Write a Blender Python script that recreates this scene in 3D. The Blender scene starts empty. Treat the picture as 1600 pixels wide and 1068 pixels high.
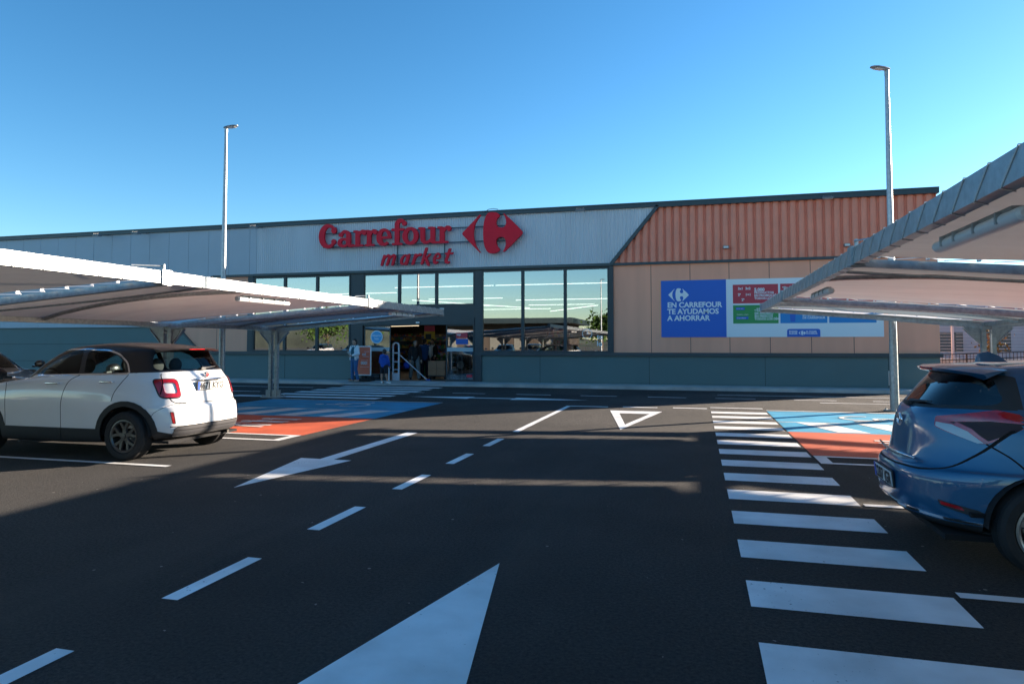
import bpy, bmesh, math, random
from mathutils import Vector, Matrix
from mathutils.geometry import tessellate_polygon
R = math.radians
PI = math.pi
S = bpy.context.scene
COL = S.collection
rnd = random.Random(11)

# ---------------------------------------------------------------- camera, sky, sun, exposure
cam_d = bpy.data.cameras.new('camera'); cam = bpy.data.objects.new('camera', cam_d); COL.objects.link(cam)
cam.location = (0, 0, 1.6)
cam.rotation_euler = (R(90 + 2.5), 0, R(15.15))
cam_d.sensor_width = 36.0
cam_d.lens = 36.0 * 1067 / 1600
cam_d.shift_y = -(534 - 490.4) / 1600
cam_d.clip_start = 0.05; cam_d.clip_end = 3000
S.camera = cam
SUN_EL, SUN_AZ = R(14.0), math.atan2(0.762, 0.648)      # azimuth measured from +Y towards +X
W = bpy.data.worlds.new('World'); S.world = W; W.use_nodes = True
wn = W.node_tree; wn.nodes.clear()
sky = wn.nodes.new('ShaderNodeTexSky'); sky.sky_type = 'NISHITA'; sky.sun_disc = False
sky.sun_elevation = SUN_EL; sky.sun_rotation = SUN_AZ
sky.altitude = 300; sky.air_density = 1.0; sky.dust_density = 0.22; sky.ozone_density = 3.0
bg = wn.nodes.new('ShaderNodeBackground'); bg.inputs[1].default_value = 0.055
wo = wn.nodes.new('ShaderNodeOutputWorld')
hs = wn.nodes.new('ShaderNodeHueSaturation'); hs.inputs['Saturation'].default_value = 1.15; hs.inputs['Hue'].default_value = 0.493
gam = wn.nodes.new('ShaderNodeGamma'); gam.inputs[1].default_value = 1.16
wn.links.new(sky.outputs[0], gam.inputs[0]); wn.links.new(gam.outputs[0], hs.inputs['Color']); wn.links.new(hs.outputs[0], bg.inputs[0]); wn.links.new(bg.outputs[0], wo.inputs[0])
sd = bpy.data.lights.new('sun', 'SUN'); sd.energy = 5.0; sd.angle = R(0.5); sd.color = (1.0, 0.83, 0.66)
sun = bpy.data.objects.new('sun', sd); COL.objects.link(sun)
dirv = Vector((math.sin(SUN_AZ) * math.cos(SUN_EL), math.cos(SUN_AZ) * math.cos(SUN_EL), math.sin(SUN_EL)))
sun.rotation_euler = dirv.to_track_quat('Z', 'Y').to_euler()
sun.location = (20, 20, 30)
S.view_settings.view_transform = 'Standard'; S.view_settings.look = 'None'
S.view_settings.gamma = 1; S.view_settings.exposure = 1.95
S.cycles.max_bounces = 8

# ---------------------------------------------------------------- helpers
def link(o): COL.objects.link(o); return o

def mat(name, col, rough=0.6, metal=0.0, spec=0.5, var=0.0, vscale=3.0, bump=0.0, bscale=60.0, coat=0.0,
        col2=None, emit=None, estr=0.0, trans=0.0, dirt=0.0, detail=4.0, stretch=None):
    m = bpy.data.materials.new(name); m.use_nodes = True
    nt = m.node_tree; b = nt.nodes['Principled BSDF']
    c = (col[0], col[1], col[2], 1)
    b.inputs['Base Color'].default_value = c
    b.inputs['Roughness'].default_value = rough
    b.inputs['Metallic'].default_value = metal
    b.inputs['Specular IOR Level'].default_value = spec
    if coat: b.inputs['Coat Weight'].default_value = coat; b.inputs['Coat Roughness'].default_value = 0.04
    if emit: b.inputs['Emission Color'].default_value = (*emit, 1); b.inputs['Emission Strength'].default_value = estr
    tc = None
    if var or bump or dirt or col2:
        tc = nt.nodes.new('ShaderNodeTexCoord'); mp = nt.nodes.new('ShaderNodeMapping')
        nt.links.new(tc.outputs['Object'], mp.inputs[0])
        if stretch: mp.inputs['Scale'].default_value = stretch
    if var or col2:
        n = nt.nodes.new('ShaderNodeTexNoise'); n.inputs['Scale'].default_value = vscale; n.inputs['Detail'].default_value = detail
        nt.links.new(mp.outputs[0], n.inputs['Vector'])
        rp = nt.nodes.new('ShaderNodeValToRGB')
        rp.color_ramp.elements[0].position = 0.3; rp.color_ramp.elements[1].position = 0.7
        if col2:
            rp.color_ramp.elements[0].color = (*col2, 1); rp.color_ramp.elements[1].color = c
        else:
            rp.color_ramp.elements[0].color = tuple(x * (1 - var) for x in col) + (1,)
            rp.color_ramp.elements[1].color = tuple(min(1, x * (1 + var)) for x in col) + (1,)
        nt.links.new(n.outputs['Fac'], rp.inputs[0]); nt.links.new(rp.outputs[0], b.inputs['Base Color'])
        mr = nt.nodes.new('ShaderNodeMapRange'); mr.inputs[3].default_value = max(0.02, rough - 0.08); mr.inputs[4].default_value = min(1, rough + 0.1)
        nt.links.new(n.outputs['Fac'], mr.inputs[0]); nt.links.new(mr.outputs[0], b.inputs['Roughness'])
    if bump:
        n2 = nt.nodes.new('ShaderNodeTexNoise'); n2.inputs['Scale'].default_value = bscale; n2.inputs['Detail'].default_value = 3
        nt.links.new(mp.outputs[0], n2.inputs['Vector'])
        bp = nt.nodes.new('ShaderNodeBump'); bp.inputs['Strength'].default_value = bump; bp.inputs['Distance'].default_value = 0.01
        nt.links.new(n2.outputs['Fac'], bp.inputs['Height']); nt.links.new(bp.outputs[0], b.inputs['Normal'])
    if trans:
        o = nt.nodes['Material Output']; tr = nt.nodes.new('ShaderNodeBsdfTranslucent'); tr.inputs[0].default_value = (1.0, 0.92, 0.86, 1)
        mx = nt.nodes.new('ShaderNodeMixShader'); mx.inputs[0].default_value = trans
        nt.links.new(b.outputs[0], mx.inputs[1]); nt.links.new(tr.outputs[0], mx.inputs[2]); nt.links.new(mx.outputs[0], o.inputs[0])
    return m

def glass(name, tint=(0.8, 0.9, 0.9), refl=0.12, rough=0.0, reflcol=(1, 1, 1), ior=1.45):
    m = bpy.data.materials.new(name); m.use_nodes = True
    nt = m.node_tree; nt.nodes.clear()
    o = nt.nodes.new('ShaderNodeOutputMaterial')
    t = nt.nodes.new('ShaderNodeBsdfTransparent'); t.inputs[0].default_value = (*tint, 1)
    g = nt.nodes.new('ShaderNodeBsdfGlossy'); g.inputs['Roughness'].default_value = rough; g.inputs[0].default_value = (*reflcol, 1)
    f = nt.nodes.new('ShaderNodeFresnel'); f.inputs[0].default_value = ior
    a = nt.nodes.new('ShaderNodeMath'); a.operation = 'ADD'; a.inputs[1].default_value = refl; a.use_clamp = True
    mx = nt.nodes.new('ShaderNodeMixShader')
    nt.links.new(f.outputs[0], a.inputs[0]); nt.links.new(a.outputs[0], mx.inputs[0])
    nt.links.new(t.outputs[0], mx.inputs[1]); nt.links.new(g.outputs[0], mx.inputs[2]); nt.links.new(mx.outputs[0], o.inputs[0])
    return m

class MB:
    """collects shapes into one mesh"""
    def __init__(s): s.bm = bmesh.new()
    def box(s, x0, x1, y0, y1, z0, z1, bev=0.0):
        bm = s.bm
        v = [bm.verts.new(p) for p in ((x0,y0,z0),(x1,y0,z0),(x1,y1,z0),(x0,y1,z0),(x0,y0,z1),(x1,y0,z1),(x1,y1,z1),(x0,y1,z1))]
        fs = [bm.faces.new([v[i] for i in f]) for f in ((3,2,1,0),(4,5,6,7),(0,1,5,4),(1,2,6,5),(2,3,7,6),(3,0,4,7))]
        if bev:
            es = list({e for f in fs for e in f.edges})
            bmesh.ops.bevel(bm, geom=es, offset=bev, segments=2, profile=0.6, affect='EDGES')
        return s
    def quad(s, pts): s.bm.faces.new([s.bm.verts.new(p) for p in pts]); return s
    def grid(s, rows, close=False):
        bm = s.bm; vs = [[bm.verts.new(p) for p in r] for r in rows]
        for i in range(len(vs) - 1):
            n = len(vs[i])
            for j in range(n if close else n - 1):
                bm.faces.new((vs[i][j], vs[i][(j + 1) % n], vs[i + 1][(j + 1) % n], vs[i + 1][j]))
        return vs
    def tube(s, pts, r, seg=10, caps=True):
        pts = [Vector(p) for p in pts]; n = len(pts)
        rs = r if isinstance(r, (list, tuple)) else [r] * n
        rows = []; prev = None
        for i, p in enumerate(pts):
            d = (pts[min(i + 1, n - 1)] - pts[max(i - 1, 0)]).normalized()
            ref = Vector((0, 0, 1)) if abs(d.z) < 0.95 else Vector((1, 0, 0))
            if prev is None: a = d.cross(ref).normalized()
            else: a = (prev - d * prev.dot(d)).normalized()
            prev = a; b = d.cross(a)
            rows.append([p + (a * math.cos(2 * PI * k / seg) + b * math.sin(2 * PI * k / seg)) * rs[i] for k in range(seg)])
        vs = s.grid(rows, True)
        if caps:
            s.bm.faces.new(list(reversed(vs[0]))); s.bm.faces.new(vs[-1])
        return s
    def bar(s, a, b, w, h, up=(0, 0, 1)):
        a = Vector(a); b = Vector(b); d = (b - a).normalized(); up = Vector(up)
        sd_ = d.cross(up).normalized() * (w / 2); u = sd_.cross(d).normalized() * (h / 2)
        vs = [s.bm.verts.new(p + q) for p in (a, b) for q in (-sd_ - u, sd_ - u, sd_ + u, -sd_ + u)]
        for f in ((3,2,1,0),(4,5,6,7),(0,1,5,4),(1,2,6,5),(2,3,7,6),(3,0,4,7)): s.bm.faces.new([vs[i] for i in f])
        return s
    def lathe(s, prof, seg=24, axis='z', loc=(0, 0, 0)):
        rows = []
        for r, h in prof:
            row = []
            for k in range(seg):
                c, q = math.cos(2 * PI * k / seg) * r, math.sin(2 * PI * k / seg) * r
                p = (c, q, h) if axis == 'z' else ((h, c, q) if axis == 'x' else (q, h, c))
                row.append((p[0] + loc[0], p[1] + loc[1], p[2] + loc[2]))
            rows.append(row)
        s.grid(rows, True); return s
    def prism(s, poly, depth, fn):
        """2D outline (may be concave) extruded; fn(u, v, w) -> 3D, w = 0 front, depth back"""
        bm = s.bm
        tris = tessellate_polygon([[Vector((p[0], p[1], 0)) for p in poly]])
        n = len(poly)
        f_ = [bm.verts.new(fn(p[0], p[1], 0)) for p in poly]; b_ = [bm.verts.new(fn(p[0], p[1], depth)) for p in poly]
        for t in tris:
            try: bm.faces.new([f_[i] for i in t]); bm.faces.new([b_[i] for i in reversed(t)])
            except ValueError: pass
        for i in range(n):
            j = (i + 1) % n
            try: bm.faces.new((f_[i], f_[j], b_[j], b_[i]))
            except ValueError: pass
        return s
    def sphere(s, c, r, seg=12, sc=(1, 1, 1)):
        m = Matrix.Translation(c) @ Matrix.Diagonal((r * sc[0], r * sc[1], r * sc[2], 1))
        bmesh.ops.create_uvsphere(s.bm, u_segments=seg, v_segments=max(6, seg // 2 + 1), radius=1, matrix=m); return s
    def build(s, name, m, parent=None, smooth=False, recalc=True, weld=False):
        bm = s.bm
        if weld: bmesh.ops.remove_doubles(bm, verts=bm.verts, dist=1e-5)
        if recalc: bmesh.ops.recalc_face_normals(bm, faces=bm.faces)
        me = bpy.data.meshes.new(name); bm.to_mesh(me); bm.free()
        if isinstance(m, (list, tuple)):
            for q in m: me.materials.append(q)
        else: me.materials.append(m)
        if smooth:
            me.polygons.foreach_set('use_smooth', [True] * len(me.polygons))
            if smooth != 'all':
                me.set_sharp_from_angle(angle=R(35))
        o = bpy.data.objects.new(name, me); link(o)
        if parent: o.parent = parent
        return o

def tag(o, label=None, cat=None, group=None, kind=None):
    if label: o['label'] = label
    if cat: o['category'] = cat
    if group: o['group'] = group
    if kind: o['kind'] = kind
    return o
def thing(name, label, cat, loc=(0, 0, 0), rotz=0, group=None):
    o = bpy.data.objects.new(name, None); o.empty_display_size = 0.2; link(o)
    o.location = loc; o.rotation_euler = (0, 0, rotz)
    return tag(o, label, cat, group)
KIDS = {}
def children(o): return [c for c in COL.objects if c.parent == o]
def copy_tree(o, label=None, loc=None, rotz=None, parent=None):
    ch = children(o)
    c = o.copy(); link(c)
    if parent: c.parent = parent
    if label: c['label'] = label
    if loc is not None: c.location = loc
    if rotz is not None: c.rotation_euler = (0, 0, rotz)
    for k in ch: copy_tree(k, parent=c)
    return c

def text_mesh(body, size, extr=0.0, off=0.0, align='LEFT', shear=0.0, spacing=1.0, line=1.0):
    cu = bpy.data.curves.new('t', 'FONT'); cu.body = body; cu.size = size; cu.extrude = extr; cu.offset = off
    cu.align_x = align; cu.shear = shear; cu.space_character = spacing; cu.space_line = line; cu.resolution_u = 3
    o = bpy.data.objects.new('t', cu); link(o)
    bpy.context.view_layer.update()
    me = bpy.data.meshes.new_from_object(o.evaluated_get(bpy.context.evaluated_depsgraph_get()))
    bpy.data.objects.remove(o); bpy.data.curves.remove(cu)
    return me
def put_text(name, body, size, m, parent, loc, rot, off=0.0, align='LEFT', extr=0.0, sx=1.0, **k):
    me = text_mesh(body, size, extr, off, align, **k); me.name = name
    me.materials.clear(); me.materials.append(m)
    o = bpy.data.objects.new(name, me); link(o); o.parent = parent
    o.location = loc; o.rotation_euler = rot; o.scale = (sx, 1, 1)
    return o

# ---------------------------------------------------------------- materials
galv = mat('galvanised_steel', (0.33, 0.36, 0.38), 0.42, 0.6, var=0.2, vscale=14, bump=0.05, bscale=30)
galv_paint = mat('white_steel', (0.72, 0.73, 0.74), 0.45, 0.0, var=0.06, vscale=3)
dark_trim = mat('dark_trim', (0.035, 0.055, 0.065), 0.4, 0.2, var=0.1, vscale=2)
black_pl = mat('black_plastic', (0.018, 0.019, 0.021), 0.55, var=0.2, vscale=12, bump=0.1, bscale=300)
rubber = mat('rubber', (0.018, 0.018, 0.019), 0.8, bump=0.25, bscale=90, var=0.3, vscale=14)
chrome = mat('chrome', (0.75, 0.76, 0.78), 0.1, 1.0)
blackm = mat('black_void', (0.006, 0.006, 0.007), 0.9)
fabric = mat('canopy_fabric', (0.62, 0.61, 0.60), 0.6, 0, var=0.10, vscale=1.0, bump=0.5, bscale=2.2, trans=0.07, stretch=(1, 3.5, 1))
white_paint = None
# ---------------------------------------------------------------- ground and markings
def ground_mat():
    m = bpy.data.materials.new('asphalt'); m.use_nodes = True; nt = m.node_tree; b = nt.nodes['Principled BSDF']
    L = nt.links; N = nt.nodes.new
    tc = N('ShaderNodeTexCoord')
    def noise(sc, det=4, stretch=None, ro=0.55):
        n = N('ShaderNodeTexNoise'); n.inputs['Scale'].default_value = sc; n.inputs['Detail'].default_value = det; n.inputs['Roughness'].default_value = ro
        mp = N('ShaderNodeMapping'); L.new(tc.outputs['Object'], mp.inputs[0]); L.new(mp.outputs[0], n.inputs['Vector'])
        if stretch: mp.inputs['Scale'].default_value = stretch
        return n
    big = noise(0.35, 6); fine = noise(42, 5, None, 0.8); track = noise(0.6, 5, (1, 0.12, 1)); spk = N('ShaderNodeTexVoronoi'); spk.inputs['Scale'].default_value = 6.5
    L.new(tc.outputs['Object'], spk.inputs['Vector'])
    r1 = N('ShaderNodeValToRGB'); e = r1.color_ramp.elements
    e[0].position = 0.32; e[0].color = (0.003, 0.004, 0.006, 1); e[1].position = 0.72; e[1].color = (0.096, 0.091, 0.086, 1)
    L.new(fine.outputs['Fac'], r1.inputs[0])
    r2 = N('ShaderNodeValToRGB'); e = r2.color_ramp.elements
    e[0].position = 0.35; e[0].color = (0.55, 0.56, 0.58, 1); e[1].position = 0.75; e[1].color = (1.5, 1.46, 1.42, 1)
    L.new(big.outputs['Fac'], r2.inputs[0])
    mx = N('ShaderNodeMix'); mx.data_type = 'RGBA'; mx.blend_type = 'MULTIPLY'; mx.inputs[0].default_value = 1
    L.new(r1.outputs[0], mx.inputs[6]); L.new(r2.outputs[0], mx.inputs[7])
    # dusty tyre tracks and pale specks
    r3 = N('ShaderNodeValToRGB'); e = r3.color_ramp.elements
    e[0].position = 0.56; e[0].color = (0, 0, 0, 1); e[1].position = 0.8; e[1].color = (0.8, 0.8, 0.8, 1)
    L.new(track.outputs['Fac'], r3.inputs[0])
    mx2 = N('ShaderNodeMix'); mx2.data_type = 'RGBA'; mx2.inputs[7].default_value = (0.085, 0.078, 0.07, 1)
    L.new(r3.outputs[0], mx2.inputs[0]); L.new(mx.outputs[2], mx2.inputs[6])
    sp = noise(9, 2); m1 = N('ShaderNodeMath'); m1.operation = 'LESS_THAN'; m1.inputs[1].default_value = 0.085
    L.new(spk.outputs['Distance'], m1.inputs[0])
    m2 = N('ShaderNodeMath'); m2.operation = 'GREATER_THAN'; m2.inputs[1].default_value = 0.60; L.new(sp.outputs['Fac'], m2.inputs[0])
    m3 = N('ShaderNodeMath'); m3.operation = 'MULTIPLY'; L.new(m1.outputs[0], m3.inputs[0]); L.new(m2.outputs[0], m3.inputs[1])
    mx3 = N('ShaderNodeMix'); mx3.data_type = 'RGBA'; mx3.inputs[7].default_value = (0.3, 0.29, 0.27, 1)
    L.new(m3.outputs[0], mx3.inputs[0]); L.new(mx2.outputs[2], mx3.inputs[6])
    L.new(mx3.outputs[2], b.inputs['Base Color'])
    b.inputs['Roughness'].default_value = 0.95; b.inputs['Specular IOR Level'].default_value = 0.5
    bp = N('ShaderNodeBump'); bp.inputs['Strength'].default_value = 1.0; bp.inputs['Distance'].default_value = 0.075
    L.new(fine.outputs['Fac'], bp.inputs['Height']); L.new(bp.outputs[0], b.inputs['Normal'])
    return m
asphalt = ground_mat()
def paint_mat(name, col, wear=0.55):
    m = bpy.data.materials.new(name); m.use_nodes = True; nt = m.node_tree; b = nt.nodes['Principled BSDF']; L = nt.links; N = nt.nodes.new
    tc = N('ShaderNodeTexCoord'); n = N('ShaderNodeTexNoise'); n.inputs['Scale'].default_value = 38; n.inputs['Detail'].default_value = 5
    n2 = N('ShaderNodeTexNoise'); n2.inputs['Scale'].default_value = 1.7; n2.inputs['Detail'].default_value = 5
    L.new(tc.outputs['Object'], n.inputs[0]); L.new(tc.outputs['Object'], n2.inputs[0])
    r = N('ShaderNodeValToRGB'); e = r.color_ramp.elements; e[0].position = 0.26; e[0].color = (0.06, 0.06, 0.06, 1); e[1].position = 0.36; e[1].color = (*col, 1)
    n3 = N('ShaderNodeTexNoise'); n3.inputs['Scale'].default_value = 0.9; n3.inputs['Detail'].default_value = 6; L.new(tc.outputs['Object'], n3.inputs[0])
    ma = N('ShaderNodeMath'); ma.operation = 'MULTIPLY_ADD'; ma.inputs[1].default_value = 0.55; ma.inputs[2].default_value = -0.235; L.new(n3.outputs['Fac'], ma.inputs[0])
    mb = N('ShaderNodeMath'); mb.operation = 'ADD'; L.new(n.outputs['Fac'], mb.inputs[0]); L.new(ma.outputs[0], mb.inputs[1]); L.new(mb.outputs[0], r.inputs[0])
    r2 = N('ShaderNodeValToRGB'); e = r2.color_ramp.elements; e[0].position = 0.3; e[0].color = (0.7, 0.7, 0.69, 1); e[1].position = 0.7; e[1].color = (1.06, 1.06, 1.06, 1)
    L.new(n2.outputs['Fac'], r2.inputs[0])
    mx = N('ShaderNodeMix'); mx.data_type = 'RGBA'; mx.blend_type = 'MULTIPLY'; mx.inputs[0].default_value = 1
    L.new(r.outputs[0], mx.inputs[6]); L.new(r2.outputs[0], mx.inputs[7]); L.new(mx.outputs[2], b.inputs['Base Color'])
    b.inputs['Roughness'].default_value = 0.65
    bp = N('ShaderNodeBump'); bp.inputs['Strength'].default_value = 0.35; bp.inputs['Distance'].default_value = 0.006
    L.new(n.outputs['Fac'], bp.inputs['Height']); L.new(bp.outputs[0], b.inputs['Normal'])
    return m
white_paint = paint_mat('white_road_paint', (0.84, 0.85, 0.84))
blue_paint = paint_mat('blue_road_paint', (0.03, 0.36, 0.60))
orange_paint = paint_mat('orange_road_paint', (0.62, 0.115, 0.045))

def flat(name, polys, z, m, sub=None):
    g = MB()
    for p in polys:
        vs = [g.bm.verts.new((x, y, z)) for x, y in p]
        if len(p) > 4:
            for t in tessellate_polygon([[Vector((x, y, 0)) for x, y in p]]): g.bm.faces.new([vs[i] for i in t])
        else: g.bm.faces.new(vs)
    o = g.build(name, m, recalc=False)
    for f in o.data.polygons:
        if f.normal.z < 0: f.flip()
    return tag(o, kind='structure')
def rect(x0, x1, y0, y1): return [(x0, y0), (x1, y0), (x1, y1), (x0, y1)]
flat('ground', [rect(-900, 900, -900, 900)], -0.004, mat('dry_ground', (0.10, 0.095, 0.07), 0.9, var=0.3, vscale=0.05))
flat('car_park', [rect(-45, 40, -42, 25.4), rect(7.8, 40, 25.4, 45)], 0.0, asphalt)
Z1, Z2, Z3 = 0.004, 0.008, 0.012
flat('zebra_crossing', [rect(0.30, 1.54, 17.88, 18.02)] + [rect(0.30, 1.54, k + 0.47 + (0.03 if k > 12 else 0), k + 0.95) for k in range(-3, 17)] , Z1, white_paint)
flat('lane_line', [rect(-3.27, -3.15, y, y + 0.86) for y in (-1.1, 0.5, 2.05, 3.64, 5.3, 7.0, 8.66, 10.3)] + [rect(-3.27, -3.15, 12.1, 17.5), rect(-3.15, -2.2, 17.38, 17.54),
    rect(-1.84, -0.98, 17.5, 17.66), rect(-0.6, 0.22, 17.56, 17.72)], Z1, white_paint)
flat('direction_arrow', [[(-5.0, 6.6), (-4.60, 8.55), (-4.87, 8.55), (-4.87, 11.5), (-5.08, 11.5), (-5.08, 8.55), (-5.38, 8.55)],
    [(-1.41, 4.86), (-1.84, 2.88), (-1.52, 2.88), (-1.52, 0), (-1.31, 0), (-1.31, 2.88), (-1.02, 2.88)],
    [(-8.45, 19.35), (-6.5, 18.95), (-6.5, 19.25), (-5.2, 19.25), (-5.2, 18.95), (-3.0, 19.35), (-5.2, 19.75), (-5.2, 19.45), (-6.5, 19.45), (-6.5, 19.75)]], Z1, white_paint)
flat('give_way_triangle', [[(-2.04, 16.57), (-1.75, 15.95), (-1.06, 15.95), (-0.81, 16.57)], [(-2.04, 16.57), (-1.40, 12.9), (-1.40, 13.75), (-1.75, 15.95)],
    [(-0.81, 16.57), (-1.06, 15.95), (-1.40, 13.75), (-1.40, 12.9)]], Z1, white_paint)
flat('roadside_dashes', [rect(x, x + 1.12, 20.97, 21.07) for x in (-9.8, -7.7, -5.55, -3.5, -1.45, 0.5, 2.65, 4.7, 6.8)] + [rect(0.6, 9, 22.4, 22.5), rect(-19, -13.6, 22.3, 22.42), rect(-19, -14.2, 20.0, 20.12), rect(3.2, 12, 20.1, 20.2), rect(7.4, 9.4, 21.8, 22.15), rect(9.9, 11.9, 21.8, 22.15)], Z1, white_paint)
flat('door_crossing', [rect(-12.95, -9.0, 18.1 + k, 18.6 + k) for k in range(6)] + [rect(-13.9, -12.6, 18.1, 18.6)], Z1, white_paint)
# parking bays, both sides of the aisle
bl = []; wl = []; og = []
def bayrow(xm, s, stripes):
    """xm mouth of the bays, s = direction into the bay (-1 left row, +1 right row)"""
    def rr(a, b, y0, y1):
        x0, x1 = sorted((xm + s * a, xm + s * b)); return rect(x0, x1, y0, y1)
    blue = [rr(0.0, 5.3, 13.42, 17.35)]
    orange = [rr(0.0, 5.3, 10.66, 13.415)]
    white = [rr(0, 5.3, 17.42, 17.52), rr(0, 5.3, 10.52, 10.62), rr(0, 5.3, 9.94, 10.04)]
    # end cap joining the two lines
    white.append(rr(0.0, 0.16, 10.04, 10.52))
    for y in (7.46, 4.95, 2.45, -0.05, -2.55, -5.05): white.append(rr(0, 5.3, y, y + 0.1))
    w2 = []
    for k in range(stripes):
        a = 0.35 + k * 1.12
        p = [(xm + s * a, 15.0), (xm + s * (a + 0.55), 15.0), (xm + s * (a + 1.05), 13.5), (xm + s * (a + 0.5), 13.5)]
        w2.append(p if s > 0 else p[::-1])
    w2.append(rr(0, 5.3, 15.0, 15.06))
    return blue, orange, white, w2
flat_b, flat_o, flat_w, flat_w2 = [], [], [], []
for xm, s in ((-6.68, -1), (1.58, 1)):
    a, b_, c, d = bayrow(xm, s, 4)
    flat_b += a; flat_o += b_; flat_w += c; flat_w2 += d
for y in (15.0, 12.5, 10, 7.46, 4.95, 2.45): flat_w.append(rect(-18, -12.6, y, y + .1)); flat_w.append(rect(6.95, 12, y, y + .1))
flat('blue_parking_bay', flat_b, Z1, blue_paint)
flat('orange_parking_bay', flat_o, Z1, orange_paint)
flat('parking_lines', flat_w, Z2, white_paint)
flat('hatched_strip', flat_w2, Z2, white_paint)
# pictograms painted on the bays
def ring2d(cx, cy, r, w, a0, a1, n=18, sx=1.0):
    out = []
    for i in range(n):
        t0 = a0 + (a1 - a0) * i / n; t1 = a0 + (a1 - a0) * (i + 1) / n
        out.append([(cx + sx * r * math.cos(t0), cy + r * math.sin(t0)), (cx + sx * (r + w) * math.cos(t0), cy + (r + w) * math.sin(t0)),
                    (cx + sx * (r + w) * math.cos(t1), cy + (r + w) * math.sin(t1)), (cx + sx * r * math.cos(t1), cy + r * math.sin(t1))])
    return out
def seg2d(x0, y0, x1, y1, w):
    d = math.hypot(x1 - x0, y1 - y0); nx, ny = -(y1 - y0) / d * w / 2, (x1 - x0) / d * w / 2
    return [(x0 + nx, y0 + ny), (x0 - nx, y0 - ny), (x1 - nx, y1 - ny), (x1 + nx, y1 + ny)]
def disc2d(cx, cy, r, n=14): return [(cx + r * math.cos(2 * PI * i / n), cy + r * math.sin(2 * PI * i / n)) for i in range(n)]
wheel = ring2d(0, 0, 0.36, 0.09, R(-200), R(70)) + [seg2d(-0.02, 0.2, 0.0, 0.72, 0.11), seg2d(0.0, 0.2, 0.42, 0.2, 0.09), seg2d(0.0, 0.5, 0.36, 0.5, 0.07), seg2d(0.42, 0.22, 0.6, -0.28, 0.09), seg2d(0.58, -0.26, 0.76, -0.2, 0.08), disc2d(-0.02, 0.9, 0.11)]
family = [disc2d(-0.45, 0.85, 0.13), seg2d(-0.45, 0.7, -0.45, 0.1, 0.26), seg2d(-0.52, 0.15, -0.58, -0.5, 0.11), seg2d(-0.38, 0.15, -0.3, -0.5, 0.11), seg2d(-0.35, 0.6, 0.05, 0.2, 0.09),
          disc2d(0.2, 0.45, 0.1), seg2d(0.2, 0.35, 0.2, -0.05, 0.2), seg2d(0.16, 0, 0.12, -0.5, 0.09), seg2d(0.24, 0, 0.3, -0.5, 0.09), seg2d(0.3, 0.25, 0.55, 0.05, 0.08),
          disc2d(0.68, 0.3, 0.09), seg2d(0.68, 0.2, 0.68, -0.15, 0.18), seg2d(0.66, -0.1, 0.62, -0.5, 0.08), seg2d(0.72, -0.1, 0.76, -0.5, 0.08)]
def place2d(polys, cx, cy, rot, sc=1.0):
    c, s_ = math.cos(rot), math.sin(rot)
    return [[(cx + sc * (x * c - y * s_), cy + sc * (x * s_ + y * c)) for x, y in p] for p in polys]
flat('wheelchair_symbol', place2d(wheel, -8.7, 16.2, R(90), 1.05) + place2d(wheel, 3.4, 16.1, R(-90), 1.05), Z3, white_paint)
flat('family_symbol', place2d(family, -8.6, 12.1, R(90), 1.0) + place2d(family, 3.3, 11.9, R(-90), 1.0), Z3, white_paint)
# pavement with kerb along the shop front
conc = mat('pavement_concrete', (0.42, 0.41, 0.39), 0.8, var=0.22, vscale=1.5, bump=0.2, bscale=40)
g = MB()
rows = [[(x, 24.35, 0.0) for x in (-45, -14.2, -13.2, -8.8, -7.8, 9.2)], [(x, 24.35, z) for x, z in ((-45, .11), (-14.2, .11), (-13.2, .03), (-8.8, .03), (-7.8, .11), (9.2, .11))],
        [(x, 24.37, z) for x, z in ((-45, .12), (-14.2, .12), (-13.2, .035), (-8.8, .035), (-7.8, .12), (9.2, .12))],
        [(x, 25.05, 0.115) for x in (-45, -14.2, -13.2, -8.8, -7.8, 9.2)], [(x, 25.46, 0.12) for x in (-45, -14.2, -13.2, -8.8, -7.8, 9.2)]]
g.grid(rows); g.box(7.75, 9.2, 25.46, 45, 0, 0.12)
tag(g.build('pavement', conc, recalc=True), kind='structure')
# ---------------------------------------------------------------- supermarket building
FY = 25.5
m_base = mat('dark_base_panel', (0.09, 0.15, 0.15), 0.55, var=0.06, vscale=0.8, bump=0.03, bscale=120)
m_tan = mat('tan_panel', (0.84, 0.365, 0.23), 0.6, var=0.07, vscale=1.6, bump=0.04, bscale=90, stretch=(1, 1, .12))
m_copper = mat('copper_corrugated_sheet', (0.76, 0.255, 0.16), 0.5, var=0.07, vscale=1.5)
m_silver = mat('silver_corrugated_sheet', (0.55, 0.59, 0.63), 0.48, 0.0, var=0.06, vscale=1.4, stretch=(1, 1, .1))
m_silver2 = mat('silver_flat_panel', (0.40, 0.45, 0.51), 0.45, 0.0, var=0.06, vscale=0.5)
m_seam = mat('panel_joint', (0.02, 0.02, 0.022), 0.8)
m_roof = mat('roof_sheet', (0.2, 0.2, 0.2), 0.8)
bld = thing('supermarket_building', 'long flat-roofed supermarket with silver and copper corrugated front', 'building', (0, FY, 0))
def pb(name, m, fn, parent=None, **k):
    g = MB(); fn(g); return g.build(name, m, parent or bld, **k)
def yz(u, v, w): return (u, w, v)          # outline in x,z ; w goes back (+y)
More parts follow.
